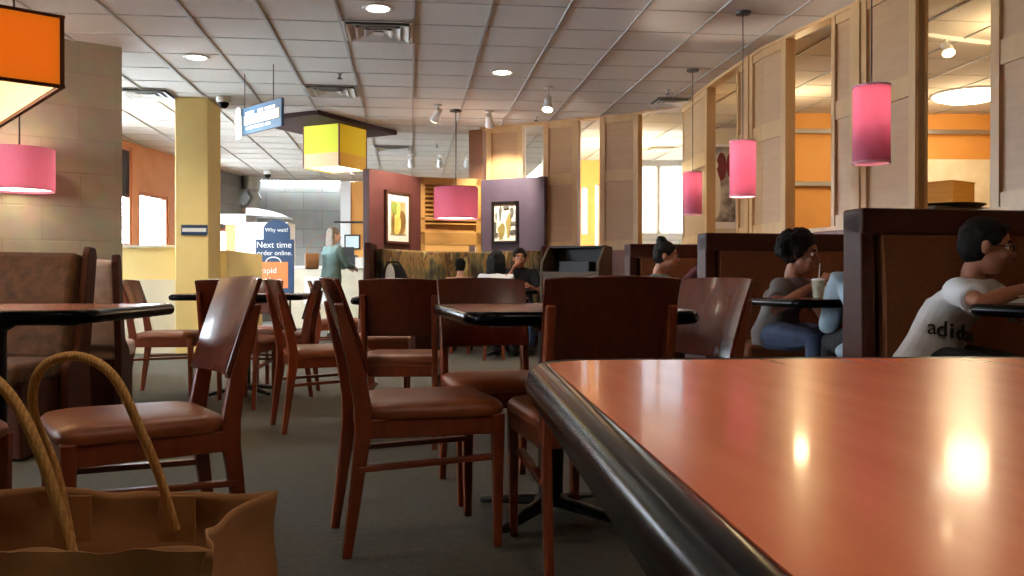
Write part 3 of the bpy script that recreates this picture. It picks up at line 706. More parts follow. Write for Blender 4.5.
sprinkler('fire sprinkler in the ceiling above the light wood wall, left of its narrow openings', 536, 117)
def dome_cam(label, px, py):
    d = F * (CEIL - EYE) / (282 - py); t = thing('security_camera', label, 'camera', (lat(px, d), d, CEIL), 0, 'ceiling dome cameras')
    MB().lathe([(0, 0), (.085, 0), (.085, -.05), (.07, -.07), (0, -.07)]).build('housing', 'white_metal', t)
    MB().lathe([(.062, -.068), (.06, -.095), (.04, -.125), (.015, -.138), (0, -.14)]).build('dome', 'rubber', t)
dome_cam('white dome security camera on the ceiling beside the yellow column', 224, 97)
dome_cam('white dome security camera on the ceiling far back, above the silver duct', 268, 171)
def track_spot(label, px, py, target, power, drop=0.10, col=(1, .9, .72), d=None):
    d = d or F * (CEIL - EYE) / (282 - py + 10); x = lat(px, d); t = thing('spotlight', label, 'spotlight', (x, d, CEIL), 0, 'ceiling spotlights')
    MB().lathe([(0, 0), (.05, 0), (.05, -.02), (0, -.02)]).build('canopy', 'white_metal', t)
    MB().tube([(0, 0, -.02), (0, 0, -drop)], .012).build('stem', 'white_metal', t)
    c = V(0, 0, -drop); dr = (Vector(target) - V(x, d, CEIL - drop)).normalized()
    MB().tube([c - dr * .06, c - dr * .05, c + dr * .02, c + dr * .11], [.02, .04, .045, .062], 18).build('head', 'white_metal', t)
    MB().tube([c + dr * .095, c + dr * .115], [.05, .055], 18).build('lens', 'bulb', t)
    l = lamp('spot_lamp', 'SPOT', V(x, d, CEIL - drop) + dr * .14, power, col, .04, None, 70, .6); aim(l, target)
track_spot('ceiling spotlight aimed at the maroon partition, left of the brown pier', 438, 115, (-1.6, 11.7, 1.75), 220)
track_spot('ceiling spotlight at the top of the brown pier, aimed at the plum partition', 489, 121, (-0.16, 12.3, 2.0), 260)
track_spot('ceiling spotlight in front of the light wood wall', 548, 97, (0.25, 9.2, 0.9), 70, .16)
track_spot('far ceiling spotlight above the framed notice', 352, 182, (-2.6, 18, 1.0), 60, d=16.2)
for i, px in enumerate((411, 440, 467)):
    track_spot(('left', 'middle', 'right')[i] + ' of three far ceiling spotlights seen over the louvred screen', px, 168, (lat(px, 16), 18.0, 1.0), 25, .12, d=15.2)
# track light and dome lamp beyond the right opening
t = thing('track_light', 'track rail with a small spotlight beyond the right wall opening', 'track light', (lat(945, 7.9), 7.9, CEIL), 0.35)
MB().box((0.25, 0, -.015), (1.6, .035, .03)).build('rail', 'white_metal', t, smooth=False)
MB().tube([(0, 0, -.03), (0, 0, -.09)], .012).build('stem', 'white_metal', t)
MB().tube([(0.01, .03, -.07), (-.01, -.03, -.11), (-.03, -.06, -.17)], [.03, .04, .055], 18).build('head', 'white_metal', t)
MB().tube([(-.026, -.055, -.155), (-.032, -.064, -.175)], [.045, .048], 18).build('lens', 'bulb', t)
t = thing('dome_light', 'large glowing round ceiling lamp beyond the right wall opening', 'ceiling lamp', (lat(968, 10.3), 10.3, CEIL))
MB().lathe([(0, 0), (.4, 0), (.4, -.02), (0, -.02)], seg=40).build('base', 'white_metal', t)
MB().lathe([(.38, -.02), (.36, -.05), (.25, -.085), (.1, -.10), (0, -.102)], seg=40).build('diffuser', 'dome_lamp', t)
lamp('dome_lamp', 'POINT', (lat(968, 10.3), 10.3, CEIL - .3), 50, (1, .75, .42), .25)
lamp('beyond_fill', 'POINT', (4.3, 7.4, 2.7), 35, (1, .74, .4), .1)  # these point lights are added warm fill, with no fixtures of their own
lamp('beyond_fill', 'POINT', (3.3, 10.2, 2.6), 25, (1, .74, .4), .1)
lamp('beyond_fill', 'POINT', (1.8, 14.0, 2.5), 110, (1, .74, .38), .1)
lamp('beyond_fill', 'POINT', (5.2, 4.5, 2.7), 35, (1, .74, .4), .1)

# ------------------------------------------------------------------ hanging lamps
def cyl_pendant(label, px, d, r, ztop, zbot, power):
    x = lat(px, d); t = thing('pendant_lamp', label, 'pendant lamp', (x, d, CEIL), 0, 'pink cylinder pendants over the booths')
    a, b = ztop - CEIL, zbot - CEIL
    MB().lathe([(0, 0), (.065, 0), (.06, -.02), (0, -.026)]).build('canopy', 'cord', t)
    MB().tube([(0, 0, -.02), (0, 0, a - .02)], .004, 8).build('cord', 'cord', t)
    MB().lathe([(r, a), (r, b), (r - .004, b), (r - .004, a)], seg=40, close=True).build('shade', 'pink_shade', t)
    for q in (b, a - .012): MB().lathe([(r + .003, q), (r + .003, q + .012), (r - .007, q + .012), (r - .007, q)], seg=40, close=True).build('rim', 'shade_rim', t)
    mb = MB()
    for k in range(3):
        an = k * 2 * PI / 3; mb.tube([(0, 0, a - .02), ((r - .006) * math.cos(an), (r - .006) * math.sin(an), a - .02)], .003, 6)
    mb.lathe([(0, a), (.02, a - .01), (.02, a - .06), (0, a - .06)]); mb.build('holder', 'steel', t)
    MB().ell((0, 0, a - .06), (.03, .03, .035)).build('bulb', 'bulb', t)
    lamp('pendant_bulb', 'POINT', (x, d, ztop - .125), power, (1, .85, .7), .02)
cyl_pendant('pink cylinder pendant nearest the camera, over the grey-shirted diner\'s booth', 871, 5.0, .1, hz(86, 5), hz(164, 5), 5)
cyl_pendant('pink cylinder pendant with a white-hot top, hanging before the poster opening', 742.5, 7.2, .103, hz(141, 7.2), hz(197, 7.2), 40)
cyl_pendant('small pink cylinder pendant farthest along the booths, beside the wide wall opening', 692.5, 9.15, .095, hz(172, 9.15), hz(215, 9.15), 5)
def drum_pendant(label, x, d, r, ztop, zbot, power):
    t = thing('drum_pendant', label, 'pendant lamp', (x, d, CEIL), 0, 'pink drum pendants')
    a, b = ztop - CEIL, zbot - CEIL
    MB().lathe([(0, 0), (.08, 0), (.075, -.02), (0, -.026)]).build('canopy', 'cord', t)
    MB().tube([(0, 0, -.02), (0, 0, a - .02)], .007, 8).build('cord', 'cord', t)
    MB().lathe([(r, a), (r, b), (r - .005, b), (r - .005, a)], seg=56, close=True).build('shade', 'pink_shade', t)
    MB().lathe([(0, b + .02), (r - .006, b + .02), (r - .006, b + .028), (0, b + .028)], seg=56).build('diffuser', 'lamp_white', t)
    mb = MB()
    for k in range(3):
        an = k * 2 * PI / 3; mb.tube([(0, 0, a - .02), ((r - .006) * math.cos(an), (r - .006) * math.sin(an), a - .02)], .004, 6)
    mb.build('spider', 'steel', t)
    lamp('drum_bulb', 'POINT', (x, d, (ztop + zbot) / 2 + .05), power, (1, .84, .68), .06)
drum_pendant('pink drum pendant hanging in front of the louvred screen', lat(456, 11.3), 11.3, .28, hz(188, 11.3), hz(219, 11.3), 5)
drum_pendant('pink drum pendant hanging before the stone block wall', lat(20, 7.5), 7.5, .27, hz(149, 7.5), hz(191, 7.5), 5)
# square orange shade hanging over the left table
ob = Vector((lat(62.5, 3.4), 3.4)); da = Vector((-.76, -.65)).normalized(); db = Vector((-.65, .76)).normalized(); SD = 1.32
oc = ob + (da + db) * SD / 2; oz0, oz1 = hz(87, 3.4), hz(18, 3.4)
t = thing('square_pendant', 'big square orange lampshade hanging over the left table', 'pendant lamp', (oc.x, oc.y, CEIL), math.atan2(da.y, da.x))
a, b = oz1 - CEIL, oz0 - CEIL; h = SD / 2
sh = MB()
for x, y, sx, sy in ((0, h, SD, .008), (0, -h, SD, .008), (h, 0, .008, SD), (-h, 0, .008, SD)): sh.box((x, y, (a + b) / 2), (sx, sy, a - b))
sh.build('shade', 'orange_shade', t, smooth=False)
ln = MB(); g = h - .012
for x, y, sx, sy in ((0, g, 2 * g, .004), (0, -g, 2 * g, .004), (g, 0, .004, 2 * g), (-g, 0, .004, 2 * g)): ln.box((x, y, (a + b) / 2), (sx, sy, a - b - .01))
ln.build('liner', 'shade_liner', t, smooth=False)
eb = MB()
for z in (a, b):
    for x, y, sx, sy in ((0, h, SD + .02, .018), (0, -h, SD + .02, .018), (h, 0, .018, SD + .02), (-h, 0, .018, SD + .02)): eb.box((x, y, z), (sx, sy, .012))
for x in (-h, h):
    for y in (-h, h): eb.box((x, y, (a + b) / 2), (.016, .016, a - b))
eb.build('edging', 'shade_edge', t, smooth=False)
MB().box((0, 0, a - .012), (2 * g, 2 * g, .006)).build('top_panel', 'shade_liner', t, smooth=False)
cb = MB()
for x in (-h * .8, h * .8):
    for y in (-h * .8, h * .8): cb.tube([(x, y, a), (x * .9, y * .9, 0)], .004, 6)
cb.build('cable', 'cord', t)
for x in (-.3, .3):
    for y in (-.3, .3):
        MB().ell((x, y, a - .09), (.035, .035, .05)).build('bulb', 'bulb', t)
        q = Matrix.Rotation(math.atan2(da.y, da.x), 2) @ Vector((x, y)); lamp('square_bulb', 'POINT', (oc.x + q.x, oc.y + q.y, oz1 - .17), 2.0, (1, .8, .55), .04)
# lime box lamp on its brown ceiling plate
pu = Vector((.455, .89)).normalized(); pv = Vector((-.89, .455)).normalized(); pn = Vector((lat(318, 11.28), 11.28))
t = thing('box_lamp', 'lime box lamp with lamplit yellow sides under a dark brown ceiling plate', 'ceiling lamp', (pn.x, pn.y, CEIL), math.atan2(pu.y, pu.x))
MB().box((.88, .6, -.03), (1.76, 1.2, .06)).build('ceiling_plate', 'canopy_brown', t, smooth=False, bevel=.005)
x0, y0, bs = .62, .15, .6
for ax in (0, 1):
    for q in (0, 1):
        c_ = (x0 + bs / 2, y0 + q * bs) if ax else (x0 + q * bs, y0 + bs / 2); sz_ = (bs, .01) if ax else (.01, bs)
        MB().box((*c_, -.25), (*sz_, .38)).build('shade', 'lime_shade_lamplit' if ax else 'lime_shade', t, smooth=False)  # yellow sides and amber bands have the inner lamp's glow in their colour
        MB().box((*c_, -.535), (*sz_, .19)).build('lower_band', 'tan_shade_lamplit' if ax else 'tan_shade', t, smooth=False)
e_ = MB()
for x in (x0, x0 + bs):
    for y in (y0, y0 + bs): e_.box((x, y, -.345), (.018, .018, .57))
e_.build('corner_trim', 'shade_edge', t, smooth=False)
MB().box((x0 + bs / 2, y0 + bs / 2, -.61), (bs - .03, bs - .03, .008)).build('diffuser', 'lamp_white', t, smooth=False)

# ------------------------------------------------------------------ tables
def outline(w, l, r, n=8):
    pts = []
    for cx, cy, a0 in ((w / 2 - r, l / 2 - r, 0), (-w / 2 + r, l / 2 - r, 90), (-w / 2 + r, -l / 2 + r, 180), (w / 2 - r, -l / 2 + r, 270)):
        for k in range(n + 1):
            a_ = R(a0 + 90 * k / n); pts.append(((cx + r * math.cos(a_), cy + r * math.sin(a_)), (math.cos(a_), math.sin(a_))))
    return pts
def table(label, x, y, w, l, rz, r=.09, top='laminate_dark', group='dining tables', z=.76, base=True, name='dining_table', cols=((0, 0),)):
    t = thing(name, label, 'table', (x, y, 0), rz, group)
    ol = outline(w - .05, l - .05, r)
    mb = MB(); mb.prism([p for p, n in ol], z - .04, z); mb.build('tabletop', top, t, angle=30)
    prof = [(0.0, -.001), (.008, .001), (.017, -.002), (.023, -.009), (.026, -.019), (.025, -.03), (.019, -.039), (.010, -.043), (0.0, -.043)]
    mb = MB(); rr = []
    for (p, n) in ol: rr.append([V(p[0] + n[0] * q, p[1] + n[1] * q, z + dz) for q, dz in prof])
    mb.rings(rr, close=True); mb.build('edge_band', 'rubber', t, angle=60)
    for cx, cy in cols:
        MB().lathe([(.06, .05), (.06, .07), (.045, .09), (.045, z - .09), (.07, z - .075), (.07, z - .06)], c=(cx, cy, 0), seg=24).build('column', 'black_metal', t)
        MB().box((cx, cy, z - .055), (w * .6, .09, .025)).build('top_plate', 'black_metal', t, smooth=False, bevel=.004)
        for k in range(4):
            a_ = k * PI / 2 + PI / 4; e = V(math.cos(a_), math.sin(a_), 0); c0 = V(cx, cy, 0)
            mb = MB(); mb.tube([c0 + e * .03 + V(0, 0, .06), c0 + e * .16 + V(0, 0, .045), c0 + e * .3 + V(0, 0, .022)], [.035, .032, .022], 10, flat=.6); mb.build('foot', 'black_metal', t)
    return t
# the near table: its long side runs 3.8 degrees left of the view
td = Vector((-.066, 1)).normalized(); tr = Vector((td.y, -td.x)); fc = Vector((.010, 1.045))
tc_ = fc + tr * (.80 / 2) - td * (1.24 / 2)
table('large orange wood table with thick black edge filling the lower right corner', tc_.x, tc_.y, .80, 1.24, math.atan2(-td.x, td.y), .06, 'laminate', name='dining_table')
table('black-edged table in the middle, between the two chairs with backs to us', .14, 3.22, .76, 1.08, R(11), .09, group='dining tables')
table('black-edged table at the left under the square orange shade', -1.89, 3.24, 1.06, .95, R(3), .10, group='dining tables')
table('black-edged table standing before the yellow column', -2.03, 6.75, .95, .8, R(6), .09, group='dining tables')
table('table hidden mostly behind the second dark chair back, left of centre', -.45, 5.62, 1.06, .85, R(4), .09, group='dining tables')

# ------------------------------------------------------------------ chairs
def make_chair():
    t = thing('dining_chair', 'x', 'chair', group='dining chairs')
    # seat pad with a crowned top and tapered plan
    def seat_ring(z, k):
        pts = []
        for q, nrm in outline(1, 1, .16, 5):
            x = q[0] * .45 * k + .02; wy = (.43 + .045 * q[0] * 2 * .5)
            pts.append(V(x, q[1] * wy * k, z))
        return pts
    mb = MB(); mb.rings([seat_ring(.425, .97), seat_ring(.44, 1.0), seat_ring(.455, .985), seat_ring(.468, .93), seat_ring(.476, .78), seat_ring(.480, .5), seat_ring(.481, .2)])
    mb.build('seat', 'leather', t, angle=60)
    mb = MB()
    mb.box((.215, 0, .395), (.022, .37, .06)); mb.box((-.19, 0, .395), (.022, .34, .06))
    for s in (-1, 1): mb.box((.012, s * .19, .395), (.41, .022, .06), rz=s * .04)
    mb.build('apron', 'chair_wood', t, smooth=False, bevel=.004)
    for s in (-1, 1):
        mb = MB(); mb.bar((.215, s * .195, 0), (.215, s * .198, .43), (.026, .026), (.042, .036)); mb.build('leg', 'chair_wood', t, smooth=False, bevel=.005)
        mb = MB(); y = s * .178
        mb.rings([[V(cx + a * w / 2, y + b * .014, z) for a, b in ((-1, -1), (1, -1), (1, 1), (-1, 1))]
                  for cx, z, w in ((-.262, 0, .030), (-.235, .2, .040), (-.212, .38, .052), (-.212, .46, .054), (-.232, .58, .050), (-.262, .70, .042), (-.285, .785, .030))])
        mb.build('leg', 'chair_wood', t, smooth=False, bevel=.006)
        mb = MB(); mb.bar((0, 0, 0), (0, 0, .43), (.018, .03)); o = mb.build('stretcher', 'chair_wood', t, smooth=False, bevel=.004)
        o.location = (-.225, s * .184, .272); o.rotation_euler = (0, R(88), -s * .02)
    def back(u, v):
        y = (u - .5) * (.385 + .012 * v); z = .575 + .285 * v + .008 * (1 - (2 * u - 1) ** 2) * v
        lean = -.196 - .085 * v - .012 * v * v
        x = lean - .030 * (1 - (2 * u - 1) ** 2)
        return (x, y, z), V(1, -.25 * (2 * u - 1) * 1.2, .28).normalized()
    mb = MB(); mb.sheet(16, 8, back, .014); mb.build('backrest', 'chair_ply', t, angle=40, bevel=.003)
    return t
chair0 = make_chair()
CH = [
 (-.31, 2.98, 17, 'dark red chair in profile at the left of the middle table'),
 (.235, 2.80, 100, 'dark red chair seen from behind, tucked between the middle table and large orange table'),
 (.515, 3.24, 208, 'chair angled to the right of the middle table with bright sheen down its back'),
 (-.06, 3.63, 285, 'orange-lit chair facing us on the far side of the middle table'),
 (-1.085, 2.59, 214, 'chair at the left with white sheen on its backrest, behind the paper bag handles'),
 (-1.62, 2.27, 5, 'chair cut off by the left frame edge, with only its seat corner in view'),
 (-1.11, 5.23, 25, 'dark chair in profile just right of the shiny-backed chair, facing the hidden table'),
 (-.58, 4.75, 92, 'dark chair with its broad back to us, left of the middle table'),
 (-.95, 6.46, 272, 'chair beyond the hidden table, small dark back between two nearer chairs'),
 (-2.62, 6.80, 4, 'chair on the left side of the table at the yellow column, facing right'),
 (-1.90, 6.17, 91, 'chair half hidden behind the shiny-backed chair, its back to us'),
 (-1.76, 6.75, 184, 'chair on the right side of the table at the yellow column, facing left'),
 (-2.20, 7.50, 270, 'chair on the far side of the table at the yellow column, facing us'),
 (-1.76, 9.10, 12, 'small far chair standing in front of the standing woman'),
 (-.42, .90, 2, 'chair at the lower left corner with the paper bag on its seat'),
]
for i, (x, y, a_, lab) in enumerate(CH):
    o = chair0 if i == 0 else copy_tree(chair0)
    o.location = (x, y, 0); o.rotation_euler = (0, 0, R(a_)); o['label'] = lab

# ------------------------------------------------------------------ paper bag on the near chair
bx0, bx1, by0, by1, bz0, bz1 = -.58, -.262, .765, .985, .482, .618
t = thing('paper_bag', 'brown kraft paper carrier bag with two twisted rope handles, lower left corner', 'bag', ((bx0 + bx1) / 2, (by0 + by1) / 2, bz0))
w2, l2, hb = (bx1 - bx0) / 2, (by1 - by0) / 2, bz1 - bz0
per = [(-w2, -l2), (w2, -l2), (w2, l2), (-w2, l2)]
def bagpt(u, v):     # u round the bag, v up
    q = (u % 1) * 4; i = int(q) % 4; f_ = q - int(q); a0 = per[i]; b0 = per[(i + 1) % 4]
    x = a0[0] + (b0[0] - a0[0]) * f_; y = a0[1] + (b0[1] - a0[1]) * f_; z = hb * v
    if i in (1, 3): x *= 1 - .16 * math.sin(PI * f_) * v
    n_ = noise.noise(V(x * 14, y * 14, z * 16 + 3)); n2 = noise.noise(V(x * 30 + 9, y * 30, z * 30))
    x += .006 * n_; y += .010 * n_ + .004 * n2
    if v > .8: z += .008 * noise.noise(V(x * 18, y * 18, 1.7))
    return (x, y, z)
mb = MB(); nu, nv = 96, 16; vs = [[mb.bm.verts.new(bagpt(i / nu, j / nv)) for i in range(nu)] for j in range(nv + 1)]
for j in range(nv):
    for i in range(nu): mb.bm.faces.new((vs[j][i], vs[j][(i + 1) % nu], vs[j + 1][(i + 1) % nu], vs[j + 1][i]))
mb.bm.faces.new(list(reversed(vs[0])))
o = mb.build('body', 'kraft', t, angle=50); sd = o.modifiers.new('t', 'SOLIDIFY'); sd.thickness = .0016
# folded-over cuff at the front corner and creased lip
mb = MB(); mb.sheet(14, 8, lambda u, v: ((-.02 + u * .18 * (1 - .1 * v), -l2 - .006 - .006 * math.sin(6 * u) * v, hb + .002 - v * .055 - .012 * u * (1 - u) * 4 * v + .006 * noise.noise(V(u * 5, v * 4, 2))), (0, -1, .1)), .0016)
mb.build('cuff', 'kraft', t)
def handle(pts, yy):
    P_ = []
    n = 40
    for i in range(n + 1):       # Catmull-Rom through pts
        q = i / n * (len(pts) - 1); k_ = min(int(q), len(pts) - 2); f_ = q - k_
        p = [Vector(pts[max(0, min(len(pts) - 1, k_ + j))]) for j in (-1, 0, 1, 2)]
        P_.append(.5 * ((2 * p[1]) + (p[2] - p[0]) * f_ + (2 * p[0] - 5 * p[1] + 4 * p[2] - p[3]) * f_ ** 2 + (3 * p[1] - p[0] - 3 * p[2] + p[3]) * f_ ** 3))
    mb = MB(); mb.tube(P_, .0050, 12); return mb
ox, oy = (bx0 + bx1) / 2, (by0 + by1) / 2
def bl(px, py, d): return (lat(px, d) - ox, d - oy, hz(py, d) - bz0)
handle([bl(70, 540, .965), bl(55, 470, .95), bl(33, 412, .93), bl(40, 370, .92), bl(75, 356, .92), bl(112, 375, .92), bl(140, 430, .93), bl(160, 480, .95), bl(175, 530, .965)], 0).build('handle', 'rope', t)
handle([bl(-60, 520, .79), bl(-48, 420, .78), bl(-30, 380, .78), bl(-8, 378, .78), bl(18, 408, .78), bl(40, 455, .78), bl(60, 515, .785), bl(76, 570, .79)], 0).build('handle', 'rope', t)
for px, d in ((70, .968), (175, .968)): q = bl(px, 520, d); MB().box((q[0], q[1] + .004, q[2]), (.04, .003, .05)).build('handle_patch', 'kraft', t, smooth=False)

# ------------------------------------------------------------------ left upholstered benches
def bench(label, x, y, rz, w, fab, ht=1.05, group='upholstered benches', arm=True):
    """local: sits at +Y side towards -Y; origin floor centre of the back"""
    t = thing('upholstered_bench', label, 'bench', (x, y, 0), rz, group)
    mb = MB()
    def bk(u, v):
        return ((u - .5) * w, .02 + .12 * v - .03 * math.sin(PI * v) - .0, .44 + (ht - .46) * v + .012 * math.sin(PI * u)), V(0, -1, .15).normalized()
    mb.sheet(20, 12, bk, .11); mb.build('backrest', fab, t, angle=50, bevel=.03, seg=3)
    mb = MB(); mb.box((0, -.24, .41), (w, .50, .11)); mb.build('seat', fab, t, bevel=.03, seg=3)
    mb = MB(); mb.box((0, -.22, .19), (w - .02, .44, .36)); mb.build('base', 'booth_wood', t, smooth=False, bevel=.01)
    for s in (-1, 1):
        mb = MB(); prof = [(-.10, 0), (.16, 0), (.15, .44), (.235, ht - .03), (.22, ht + .015), (.16, ht + .02), (.13, ht - .04), (.03, .5), (-.10, .42)]
        mt = Matrix.Translation((s * (w / 2 + .02) - .02, 0, 0)) @ Matrix(((0, 0, 1, 0), (1, 0, 0, 0), (0, 1, 0, 0), (0, 0, 0, 1)))
        mb.prism(prof, 0, .04, mt); mb.build('end_panel', 'booth_wood', t, smooth=False, bevel=.008)
    return t
bench('long brown patterned bench with its back to the stone wall, behind the left table', -3.33, 4.62, 0, 2.06, 'bench_fabric', 1.02)
bench('pale patterned bench end with dark wood trim, right of the long brown bench', -2.80, 5.55, R(192), .66, 'pale_fabric', 1.0)

# ------------------------------------------------------------------ booth dividers with benches, tables
def booth(label, x, y, rz, w, ht, both=True, front=True):
    t = thing('booth_divider', label, 'booth', (x, y, 0), rz, 'booth dividers along the panelled wall')
    # local: x along divider from its aisle end, -y = towards camera
    mb = MB(); mb.prism([(-.09, 0), (.09, 0), (.07, ht - .02), (-.07, ht - .02)], 0, .07, Matrix(((0, 0, 1, 0), (1, 0, 0, 0), (0, 1, 0, 0), (0, 0, 0, 1))))
    mb.build('end_post', 'booth_wood', t, smooth=False, bevel=.008)
    MB().box((w / 2 + .01, 0, ht - .06), (w + .02, .16, .12)).build('top_rail', 'booth_wood', t, smooth=False, bevel=.012)
    MB().box((w / 2, 0, .22), (w, .15, .44)).build('base', 'booth_wood', t, smooth=False, bevel=.008)
    for s in ((-1,) if front else ()) + ((1,) if both else ()):
        def bk(u, v): return ((.10 + u * (w - .12)), s * (.085 - .03 * v + .012 * math.sin(PI * v)), .44 + (ht - .56) * v), V(0, s, 0)
        mb = MB(); mb.sheet(16, 8, bk, .06); mb.build('back_cushion', 'booth_fabric', t, angle=50)
        MB().box((.07 + (w - .1) / 2, s * .33, .42), (w - .1, .46, .09)).build('seat', 'booth_fabric', t, bevel=.03, seg=3)
        MB().box((.09 + (w - .14) / 2, s * .31, .19), (w - .14, .40, .37)).build('seat_base', 'booth_wood', t, smooth=False, bevel=.008)
    return t
BA = R(11)
booth('nearest tall booth divider, behind the boy in white', 1.535, 4.02, BA, 1.5, 1.18)
booth('second tall booth divider, behind the diner in grey', 1.28, 6.02, BA, 1.62, 1.18)
booth('third tall booth divider, behind the woman with a hair bun', 1.0, 7.75, BA, 1.5, 1.18, both=True)
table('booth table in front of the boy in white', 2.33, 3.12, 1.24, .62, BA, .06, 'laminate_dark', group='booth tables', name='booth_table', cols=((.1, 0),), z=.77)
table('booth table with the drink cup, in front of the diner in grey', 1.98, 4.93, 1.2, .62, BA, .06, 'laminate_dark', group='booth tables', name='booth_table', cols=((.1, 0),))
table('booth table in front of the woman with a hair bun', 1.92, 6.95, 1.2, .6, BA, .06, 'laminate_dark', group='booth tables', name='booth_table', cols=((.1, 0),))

# ------------------------------------------------------------------ waste station
t = thing('waste_station', 'black hooded waste station with sloping sides against the light wood wall', 'bin', (lat(578, 10.1), 10.25, 0), R(-20))
w2 = .33
sidep = [(-.32, 0), (.3, 0), (.3, 1.26), (-.02, 1.27), (-.30, 1.08), (-.32, 1.02)]
for s in (-1, 1):
    mt = Matrix.Translation((s * w2 - .015, 0, 0)) @ Matrix(((0, 0, 1, 0), (1, 0, 0, 0), (0, 1, 0, 0), (0, 0, 0, 1)))
    mb = MB(); mb.prism(sidep, 0, .03, mt); mb.build('side_panel', 'station_side', t, smooth=False, bevel=.004)
MB().box((0, .29, .63), (2 * w2, .02, 1.24)).build('back_panel', 'station_black', t, smooth=False)
MB().box((0, .14, 1.255), (2 * w2, .32, .025)).build('hood', 'station_black', t, smooth=False, bevel=.004)
MB().box((0, -.0, .94), (2 * w2, .60, .03)).build('worktop', 'station_black', t, smooth=False, bevel=.004)
MB().box((0, .02, 1.02), (.36, .3, .13)).build('tray_block', 'station_black', t, smooth=False, bevel=.01)
MB().box((0, -.30, .93), (2 * w2, .03, .07)).build('front_lip', 'station_side', t, smooth=False, bevel=.004)
for x in (-.16, .16):
    d = MB().box((x, -.30, .47), (.31, .02, .84)).build('door', 'wainscot', t, smooth=False, bevel=.004)
    MB().tube([(x * .3, -.32, .5), (x * .3, -.32, .62)], .007).build('handle', 'steel', d)

# ------------------------------------------------------------------ centre niche: partitions, banquette, pictures
def partition(label, p, q, z1, m, th=.10):
    p = Vector(p); q = Vector(q); d = q - p; a_ = math.atan2(d.y, d.x)
    t = thing('partition_panel', label, 'partition', (p.x, p.y, 0), a_)
    MB().box((d.length / 2, 0, z1 / 2), (d.length, th, z1)).build('panel', m, t, smooth=False, bevel=.006)
    MB().box((d.length / 2, 0, .06), (d.length + .01, th + .03, .12)).build('plinth', 'booth_wood', t, smooth=False, bevel=.006)
    return t, d.length, a_, p
PM = partition('maroon partition wall with the framed pear-like painting', (lat(366, 11.25), 11.25), (lat(418, 12.2), 12.2), 2.28, 'maroon_paint')
PP = partition('plum partition wall with the black-framed painting', (lat(483, 12.45), 12.45), (lat(546, 12.0), 12.0), 2.27, 'plum_paint')
p = Vector((lat(419, 12.25), 12.25)); q = Vector((lat(481, 12.5), 12.5)); d = q - p
t = thing('louvred_screen', 'honey wood screen with louvre slats between the maroon and plum partitions', 'screen', (p.x, p.y, 0), math.atan2(d.y, d.x))
Lx = d.length; z0, z1 = 1.36, 2.29
fr = MB()
for x, sx, za, zb in ((.04, .08, 0, z1), (Lx - .04, .08, 0, z1)): fr.box((x, 0, (za + zb) / 2), (sx, .09, zb - za))
for z, hgt in ((z1 - .05, .10), (z0 + .09, .18), (1.72, .05)): fr.box((Lx / 2, 0, z), (Lx, .09, hgt))
fr.build('frame', 'oak_louvre', t, smooth=False, bevel=.005)
MB().box((Lx / 2, .03, (z0 + z1) / 2), (Lx - .1, .015, z1 - z0 - .02)).build('backing', 'oak_louvre', t, smooth=False)
for i in range(9):
    MB().box((Lx / 2 - .0, -.015, 1.66 + .062 * i), (Lx - .15, .06, .012), rot=Matrix.Rotation(R(35), 4, 'X')).build('slat', 'oak_louvre', t, smooth=False)
def picture(label, part, u, z, w, h_, frame_m, board, shapes):
    tt, L_, a_, p = part
    c = p + Vector((math.cos(a_), math.sin(a_))) * u; n = Vector((math.sin(a_), -math.cos(a_)))
    c = c + n * .075
    t = thing('framed_picture', label, 'picture', (c.x, c.y, z), a_, 'pictures on the partitions'); fw = .035
    fr = MB()
    for x, zz, sx, sz in ((-w / 2, 0, fw, h_ + fw), (w / 2, 0, fw, h_ + fw), (0, h_ / 2, w + fw, fw), (0, -h_ / 2, w + fw, fw)): fr.box((x, 0, zz), (sx, .045, sz))
    fr.build('frame', frame_m, t, smooth=False, bevel=.004)
    MB().box((0, .008, 0), (w, .01, h_)).build('mount', board, t, smooth=False)
    for i, (poly, m_) in enumerate(shapes):
        mb = MB(); mt = Matrix.Translation((0, -.002 - .0015 * i, 0)) @ Matrix(((1, 0, 0, 0), (0, 0, 1, 0), (0, 1, 0, 0), (0, 0, 0, 1)))
        mb.prism([(x * w, y * h_) for x, y in poly], -.002, 0, mt); mb.build('print', m_, t, smooth=False)
def blob(cx, cy, rx, ry, wob=0.0, n=22, ph=0.0): return [(cx + rx * math.cos(2 * PI * k / n) * (1 + wob * math.sin(3 * 2 * PI * k / n + ph)), cy + ry * math.sin(2 * PI * k / n) * (1 + wob * math.sin(2 * 2 * PI * k / n + ph))) for k in range(n)]
picture('framed painting of a pale yellow pear shape with white mount on the maroon partition', PM, .56, hz(218, 11.75), .50, .66, 'frame_wood', 'mat_board',
        [([(-.3, -.34), (.32, -.34), (.32, .32), (-.3, .32)], 'art_tan'), (blob(.12, -.1, .2, .24, .1), 'art_brown'), (blob(-.17, .17, .12, .14, .15), 'art_green'),
         (blob(-.06, -.14, .17, .2, .05), 'art_yellow'), (blob(0, .12, .08, .17, .1), 'art_yellow'), (blob(-.22, -.1, .05, .2, .1), 'art_brown')])
